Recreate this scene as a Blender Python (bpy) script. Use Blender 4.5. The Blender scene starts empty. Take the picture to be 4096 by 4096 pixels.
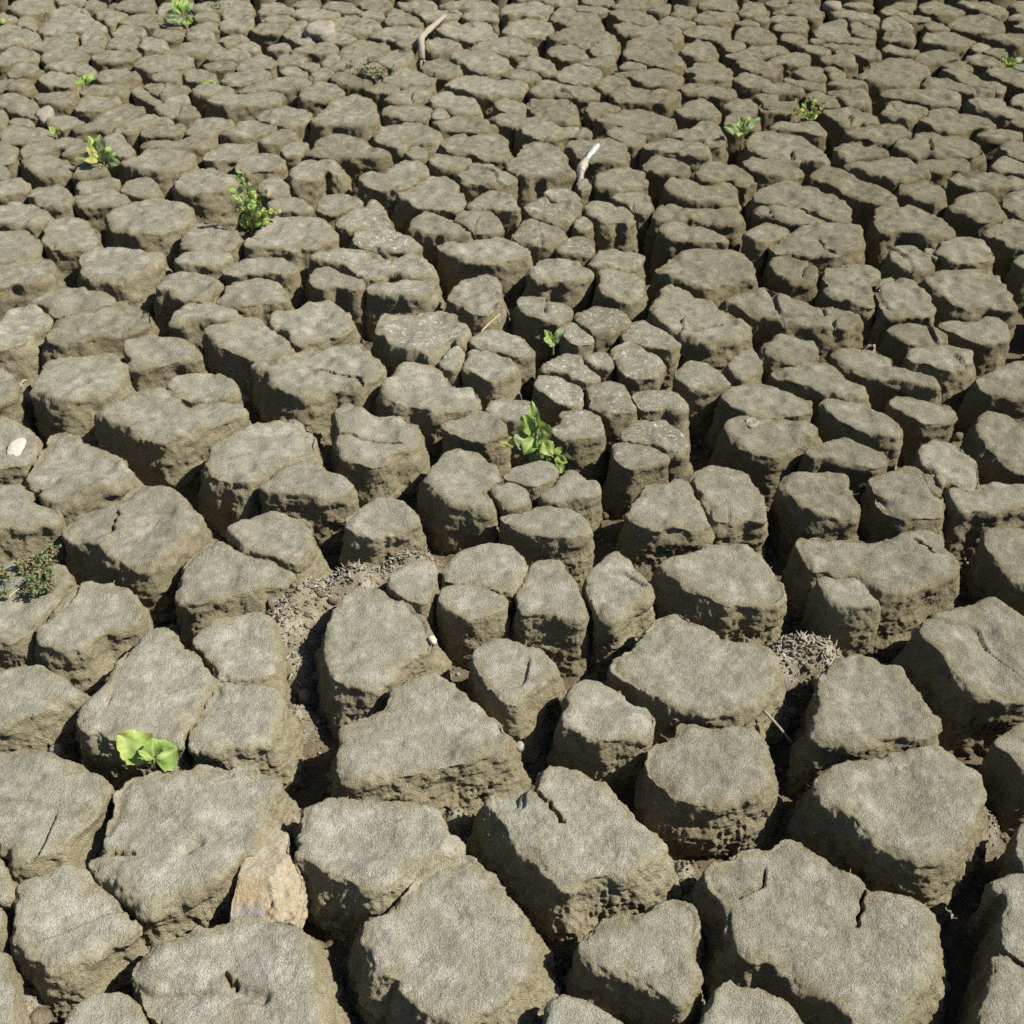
import bpy, math, time
import numpy as np
from mathutils import Vector

# ------------------------------------------------------------------ camera, sky, sun, exposure
SC = bpy.context.scene
COL = SC.collection
CAM_H, PITCH, FOV = 1.6, math.radians(38.5), math.radians(48.0)
SUN_EL, SUN_AZ = math.radians(48.0), math.radians(-6.0)   # azimuth measured from +x (right), minus = towards the viewer
cam_d = bpy.data.cameras.new('camera')
cam_d.sensor_fit = 'HORIZONTAL'
cam_d.angle = FOV
cam_d.clip_start, cam_d.clip_end = 0.05, 300.0
cam_d.dof.use_dof = True
cam_d.dof.focus_distance = 2.1
cam_d.dof.aperture_fstop = 12.0
cam = bpy.data.objects.new('camera', cam_d)
COL.objects.link(cam)
cam.location = (0, 0, CAM_H)
cam.rotation_euler = (math.pi/2 - PITCH, 0, 0)
SC.camera = cam

world = bpy.data.worlds.new('World')
SC.world = world
world.use_nodes = True
wn = world.node_tree.nodes
sky = wn.new('ShaderNodeTexSky')
sky.sky_type = 'NISHITA'
sky.sun_disc = False
sky.sun_elevation = SUN_EL
sky.sun_rotation = math.pi/2 - SUN_AZ
world.node_tree.links.new(sky.outputs['Color'], wn['Background'].inputs['Color'])
wn['Background'].inputs['Strength'].default_value = 0.05

sun_d = bpy.data.lights.new('sun', 'SUN')
sun_d.energy = 5.0
sun_d.angle = math.radians(0.53)
sun_d.color = (1.0, 0.95, 0.86)
sun = bpy.data.objects.new('sun', sun_d)
COL.objects.link(sun)
S_DIR = Vector((math.cos(SUN_EL)*math.cos(SUN_AZ), math.cos(SUN_EL)*math.sin(SUN_AZ), math.sin(SUN_EL)))
sun.rotation_euler = S_DIR.to_track_quat('Z', 'Y').to_euler()
sun.location = S_DIR*20

SC.cycles.use_denoising = False
SC.view_settings.view_transform = 'Standard'
SC.view_settings.look = 'None'
SC.view_settings.exposure = 1.02
SC.view_settings.gamma = 1.0
SC.view_settings.use_curve_mapping = False

# ------------------------------------------------------------------ helpers
F_PX = 512/math.tan(FOV/2)
GPX = 1024/772.8
SP, CP = math.sin(PITCH), math.cos(PITCH)
rng = np.random.default_rng(7)

def G(c, r, x, y):
    return np.array([193.2*c + x, 193.2*r + y])*GPX

def ray(px):
    px = np.asarray(px, float)
    u, v = (px[..., 0]-512)/F_PX, (px[..., 1]-512)/F_PX
    return np.stack([u, CP - v*SP, -SP - v*CP], -1)

def ground(px, z=0.0):
    d = ray(px)
    t = (z-CAM_H)/d[..., 2]
    p = d*t[..., None]
    p[..., 2] += CAM_H
    return p

def upright(px, y):
    """a photographed point known to lie at distance y from the viewer"""
    d = ray(px)
    p = d*(y/d[..., 1])[..., None]
    p[..., 2] += CAM_H
    return p

def _h(i, j, k, s):
    n = (i*374761393 + j*668265263 + k*2147483647 + s*1274126177) & 0xFFFFFFFF
    n = ((n ^ (n >> 13))*1274126177) & 0xFFFFFFFF
    n = n ^ (n >> 16)
    return (n & 0xFFFF).astype(np.float32)/32767.5 - 1.0

def noise(P, freq, seed=0):
    q = P*freq
    b = np.floor(q).astype(np.int64)
    f = (q-b).astype(np.float32)
    f = f*f*f*(f*(f*6-15)+10)
    x, y, z = b[:, 0], b[:, 1], b[:, 2]
    fx, fy, fz = f[:, 0], f[:, 1], f[:, 2]
    def L(dz):
        a = _h(x, y, z+dz, seed)*(1-fx) + _h(x+1, y, z+dz, seed)*fx
        c = _h(x, y+1, z+dz, seed)*(1-fx) + _h(x+1, y+1, z+dz, seed)*fx
        return a*(1-fy) + c*fy
    return L(0)*(1-fz) + L(1)*fz

def sstep(a, b, x):
    t = np.clip((x-a)/(b-a), 0, 1)
    return t*t*(3-2*t)

def seg_dist(P, line):
    d = np.full(len(P), 1e9)
    for a, b in zip(line[:-1], line[1:]):
        ab = b-a
        t = np.clip(((P-a)@ab)/max(ab@ab, 1e-12), 0, 1)
        d = np.minimum(d, np.hypot(*(P-(a+t[:, None]*ab)).T))
    return d

def mesh_np(name, V, F, mat, smooth=True, attrs=None):
    me = bpy.data.meshes.new(name)
    V = np.asarray(V, np.float32)
    F = np.asarray(F, np.int32)
    n = F.shape[1]
    me.vertices.add(len(V)); me.vertices.foreach_set('co', V.ravel())
    me.loops.add(F.size); me.loops.foreach_set('vertex_index', F.ravel())
    me.polygons.add(len(F)); me.polygons.foreach_set('loop_start', np.arange(0, F.size, n, dtype=np.int32))
    me.polygons.foreach_set('use_smooth', np.full(len(F), smooth))
    me.update(calc_edges=True)
    for k, a in (attrs or {}).items():
        at = me.attributes.new(k, 'FLOAT', 'POINT')
        at.data.foreach_set('value', np.asarray(a, np.float32))
    me.materials.append(mat)
    return me

def link(name, me, parent=None, loc=None, **props):
    o = bpy.data.objects.new(name, me)
    COL.objects.link(o)
    if parent is not None:
        o.parent = parent
    if loc is not None:
        o.location = loc
    for k, v in props.items():
        o[k] = v
    return o

def empty(name, loc, **props):
    return link(name, None, None, loc, **props)

def tris(F):
    F = np.asarray(F)
    return F if F.shape[1] == 3 else np.vstack([F[:, [0, 1, 2]], F[:, [0, 2, 3]]])

class Bag:
    """collects pieces into one mesh"""
    def __init__(s): s.V, s.F, s.A, s.n = [], [], {}, 0
    def add(s, V, F, **attrs):
        s.V.append(np.asarray(V, np.float32)); s.F.append(tris(F)+s.n); s.n += len(V)
        for k, a in attrs.items(): s.A.setdefault(k, []).append(np.broadcast_to(np.asarray(a, np.float32), (len(V),)))
    def mesh(s, name, mat, smooth=True):
        return mesh_np(name, np.vstack(s.V), np.vstack(s.F), mat, smooth, {k: np.concatenate(a) for k, a in s.A.items()})

# ------------------------------------------------------------------ materials
def nt(name):
    m = bpy.data.materials.new(name)
    m.use_nodes = True
    t = m.node_tree
    return m, t, t.nodes['Principled BSDF']

def nd(t, kind, **kw):
    n = t.nodes.new(kind)
    for k, v in kw.items():
        setattr(n, k, v)
    return n

def rgb(t, fac, a, b, blend='MIX'):
    n = nd(t, 'ShaderNodeMix', data_type='RGBA', blend_type=blend)
    for s, v in ((0, fac), (6, a), (7, b)):
        if isinstance(v, (tuple, list)):
            n.inputs[s].default_value = (*v, 1.0)
        elif isinstance(v, (int, float)):
            n.inputs[s].default_value = v
        else:
            t.links.new(v, n.inputs[s])
    return n.outputs[2]

def ntex(t, vec, scale, detail=3.0, rough=0.6):
    n = nd(t, 'ShaderNodeTexNoise')
    n.inputs['Scale'].default_value = scale
    n.inputs['Detail'].default_value = detail
    n.inputs['Roughness'].default_value = rough
    t.links.new(vec, n.inputs['Vector'])
    return n.outputs['Fac']

def mrange(t, v, a, b, c=0.0, d=1.0):
    n = nd(t, 'ShaderNodeMapRange')
    t.links.new(v, n.inputs[0])
    for i, x in enumerate((a, b, c, d)):
        n.inputs[i+1].default_value = x
    return n.outputs[0]

def math_n(t, op, a, b):
    n = nd(t, 'ShaderNodeMath', operation=op)
    for i, v in enumerate((a, b)):
        if isinstance(v, (int, float)): n.inputs[i].default_value = v
        else: t.links.new(v, n.inputs[i])
    return n.outputs[0]

def mud_material(name, top_a, top_b, side_a, side_b, grain=1.0):
    m, t, b = nt(name)
    pos = nd(t, 'ShaderNodeNewGeometry').outputs['Position']
    dust = nd(t, 'ShaderNodeAttribute', attribute_name='dust').outputs['Fac']
    salt = nd(t, 'ShaderNodeAttribute', attribute_name='salt').outputs['Fac']
    tone = nd(t, 'ShaderNodeAttribute', attribute_name='tone').outputs['Fac']
    big = ntex(t, pos, 7.0, 4.0)
    mid = ntex(t, pos, 38.0, 4.0, 0.65)
    fine = ntex(t, pos, 310.0, 3.0, 0.65)
    speck = ntex(t, pos, 640.0, 2.0, 0.7)
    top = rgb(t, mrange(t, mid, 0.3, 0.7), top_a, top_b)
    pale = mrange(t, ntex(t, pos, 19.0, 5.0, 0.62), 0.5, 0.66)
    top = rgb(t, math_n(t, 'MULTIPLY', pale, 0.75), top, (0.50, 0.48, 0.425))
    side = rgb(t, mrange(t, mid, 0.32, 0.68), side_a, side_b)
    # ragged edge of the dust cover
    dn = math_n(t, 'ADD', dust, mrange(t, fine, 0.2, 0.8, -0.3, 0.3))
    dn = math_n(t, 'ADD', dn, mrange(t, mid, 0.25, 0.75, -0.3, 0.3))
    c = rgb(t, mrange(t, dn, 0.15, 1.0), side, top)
    c = rgb(t, mrange(t, big, 0.3, 0.72), c, rgb(t, 1.0, c, (0.80, 0.79, 0.77), 'MULTIPLY'))
    c = rgb(t, tone, c, rgb(t, 1.0, c, (0.52, 0.487, 0.40), 'MULTIPLY'))  # tone: browner mud, plus painted-in darkening of blocks seen towards the sun
    c = rgb(t, mrange(t, fine, 0.34, 0.62), rgb(t, 1.0, c, (0.78, 0.77, 0.74), 'MULTIPLY'), c)
    c = rgb(t, mrange(t, speck, 0.58, 0.74, 0.0, 0.45*grain), c, (0.66, 0.63, 0.55))
    c = rgb(t, mrange(t, speck, 0.40, 0.26, 0.0, 0.6*grain), c, (0.10, 0.085, 0.06))
    # white salt bloom
    sm = math_n(t, 'MULTIPLY', mrange(t, ntex(t, pos, 70.0, 5.0, 0.75), 0.56, 0.63), salt)
    c = rgb(t, math_n(t, 'MULTIPLY', sm, 0.6), c, (0.72, 0.70, 0.66))
    t.links.new(c, b.inputs['Base Color'])
    b.inputs['Roughness'].default_value = 0.95
    b.inputs['Specular IOR Level'].default_value = 0.15
    h = math_n(t, 'ADD', math_n(t, 'MULTIPLY', fine, 1.15), math_n(t, 'MULTIPLY', speck, 0.75))
    h = math_n(t, 'ADD', h, math_n(t, 'MULTIPLY', mid, 0.25))
    bp = nd(t, 'ShaderNodeBump')
    bp.inputs['Strength'].default_value = 1.0
    bp.inputs['Distance'].default_value = 0.0055
    t.links.new(h, bp.inputs['Height'])
    t.links.new(bp.outputs['Normal'], b.inputs['Normal'])
    return m

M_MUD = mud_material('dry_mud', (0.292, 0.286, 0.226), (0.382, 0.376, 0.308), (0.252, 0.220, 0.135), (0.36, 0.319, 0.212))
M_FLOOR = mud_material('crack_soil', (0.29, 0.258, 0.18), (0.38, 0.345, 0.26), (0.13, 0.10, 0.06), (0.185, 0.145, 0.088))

def leaf_material(name, a, b_, vein):
    m, t, b = nt(name)
    pos = nd(t, 'ShaderNodeNewGeometry').outputs['Position']
    v = nd(t, 'ShaderNodeAttribute', attribute_name='vein').outputs['Fac']
    w = nd(t, 'ShaderNodeAttribute', attribute_name='wear').outputs['Fac']
    tone = nd(t, 'ShaderNodeAttribute', attribute_name='tone').outputs['Fac']
    n = ntex(t, pos, 70.0, 4.0, 0.7)
    c = rgb(t, mrange(t, n, 0.3, 0.7), a, b_)
    c = rgb(t, tone, c, rgb(t, 1.0, c, (0.62, 0.70, 0.75), 'MULTIPLY'))
    c = rgb(t, v, c, vein)
    k = math_n(t, 'MULTIPLY', w, mrange(t, ntex(t, pos, 160.0, 3.0, 0.7), 0.42, 0.6))
    c = rgb(t, k, c, (0.42, 0.36, 0.10))
    t.links.new(c, b.inputs['Base Color'])
    b.inputs['Roughness'].default_value = 0.55
    b.inputs['Specular IOR Level'].default_value = 0.3
    tr = nd(t, 'ShaderNodeBsdfTranslucent')
    t.links.new(c, tr.inputs['Color'])
    mx = nd(t, 'ShaderNodeMixShader')
    mx.inputs[0].default_value = 0.35
    t.links.new(b.outputs[0], mx.inputs[1]); t.links.new(tr.outputs[0], mx.inputs[2])
    t.links.new(mx.outputs[0], t.nodes['Material Output'].inputs['Surface'])
    bp = nd(t, 'ShaderNodeBump')
    bp.inputs['Strength'].default_value = 0.4; bp.inputs['Distance'].default_value = 0.001
    t.links.new(math_n(t, 'SUBTRACT', n, math_n(t, 'MULTIPLY', v, 0.6)), bp.inputs['Height'])
    t.links.new(bp.outputs['Normal'], b.inputs['Normal'])
    return m

M_LEAF = leaf_material('leaf_green', (0.17, 0.27, 0.045), (0.26, 0.36, 0.085), (0.36, 0.44, 0.17))
M_LEAF_DARK = leaf_material('leaf_dull_green', (0.13, 0.18, 0.075), (0.19, 0.24, 0.105), (0.26, 0.31, 0.16))
M_LEAF_YEL = leaf_material('leaf_yellowed', (0.36, 0.34, 0.07), (0.42, 0.40, 0.12), (0.5, 0.45, 0.2))

def plain(name, a, b_, scale=60.0, rough=0.85, bump=0.002, spec=0.3, stretch=None):
    m, t, b = nt(name)
    pos = nd(t, 'ShaderNodeNewGeometry').outputs['Position']
    if stretch:
        mp = nd(t, 'ShaderNodeMapping'); mp.inputs['Scale'].default_value = stretch
        t.links.new(nd(t, 'ShaderNodeTexCoord').outputs['Object'], mp.inputs['Vector'])
        pos = mp.outputs[0]
    n = ntex(t, pos, scale, 5.0, 0.7)
    f = ntex(t, pos, scale*5, 3.0, 0.7)
    c = rgb(t, mrange(t, n, 0.35, 0.65), a, b_)
    c = rgb(t, mrange(t, f, 0.35, 0.6), rgb(t, 1.0, c, (0.7, 0.69, 0.67), 'MULTIPLY'), c)
    t.links.new(c, b.inputs['Base Color'])
    b.inputs['Roughness'].default_value = rough
    b.inputs['Specular IOR Level'].default_value = spec
    bp = nd(t, 'ShaderNodeBump'); bp.inputs['Strength'].default_value = 0.7; bp.inputs['Distance'].default_value = bump
    t.links.new(math_n(t, 'ADD', n, f), bp.inputs['Height'])
    t.links.new(bp.outputs['Normal'], b.inputs['Normal'])
    return m

M_STEM = plain('plant_stem', (0.17, 0.20, 0.07), (0.24, 0.20, 0.12), 120, 0.7, 0.001)
M_STEM_RED = plain('reddish_stem', (0.30, 0.13, 0.09), (0.22, 0.18, 0.08), 150, 0.7, 0.001)
M_STRAW = plain('straw', (0.40, 0.33, 0.20), (0.32, 0.255, 0.145), 150, 0.7, 0.001)
M_WOOD = plain('weathered_wood', (0.34, 0.305, 0.235), (0.24, 0.21, 0.16), 22, 0.85, 0.004, stretch=(9, 9, 1.2))
M_SHELL = plain('shell_grey', (0.19, 0.172, 0.135), (0.33, 0.30, 0.245), 160, 0.6, 0.001)
M_WHITE = plain('white_shell', (0.50, 0.455, 0.38), (0.42, 0.365, 0.295), 90, 0.5, 0.001)
M_ROCK = plain('grey_rock', (0.20, 0.182, 0.142), (0.27, 0.245, 0.19), 45, 0.9, 0.004)
M_CHUNK = plain('pink_stone', (0.20, 0.155, 0.115), (0.18, 0.145, 0.11), 60, 0.9, 0.003)

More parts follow.
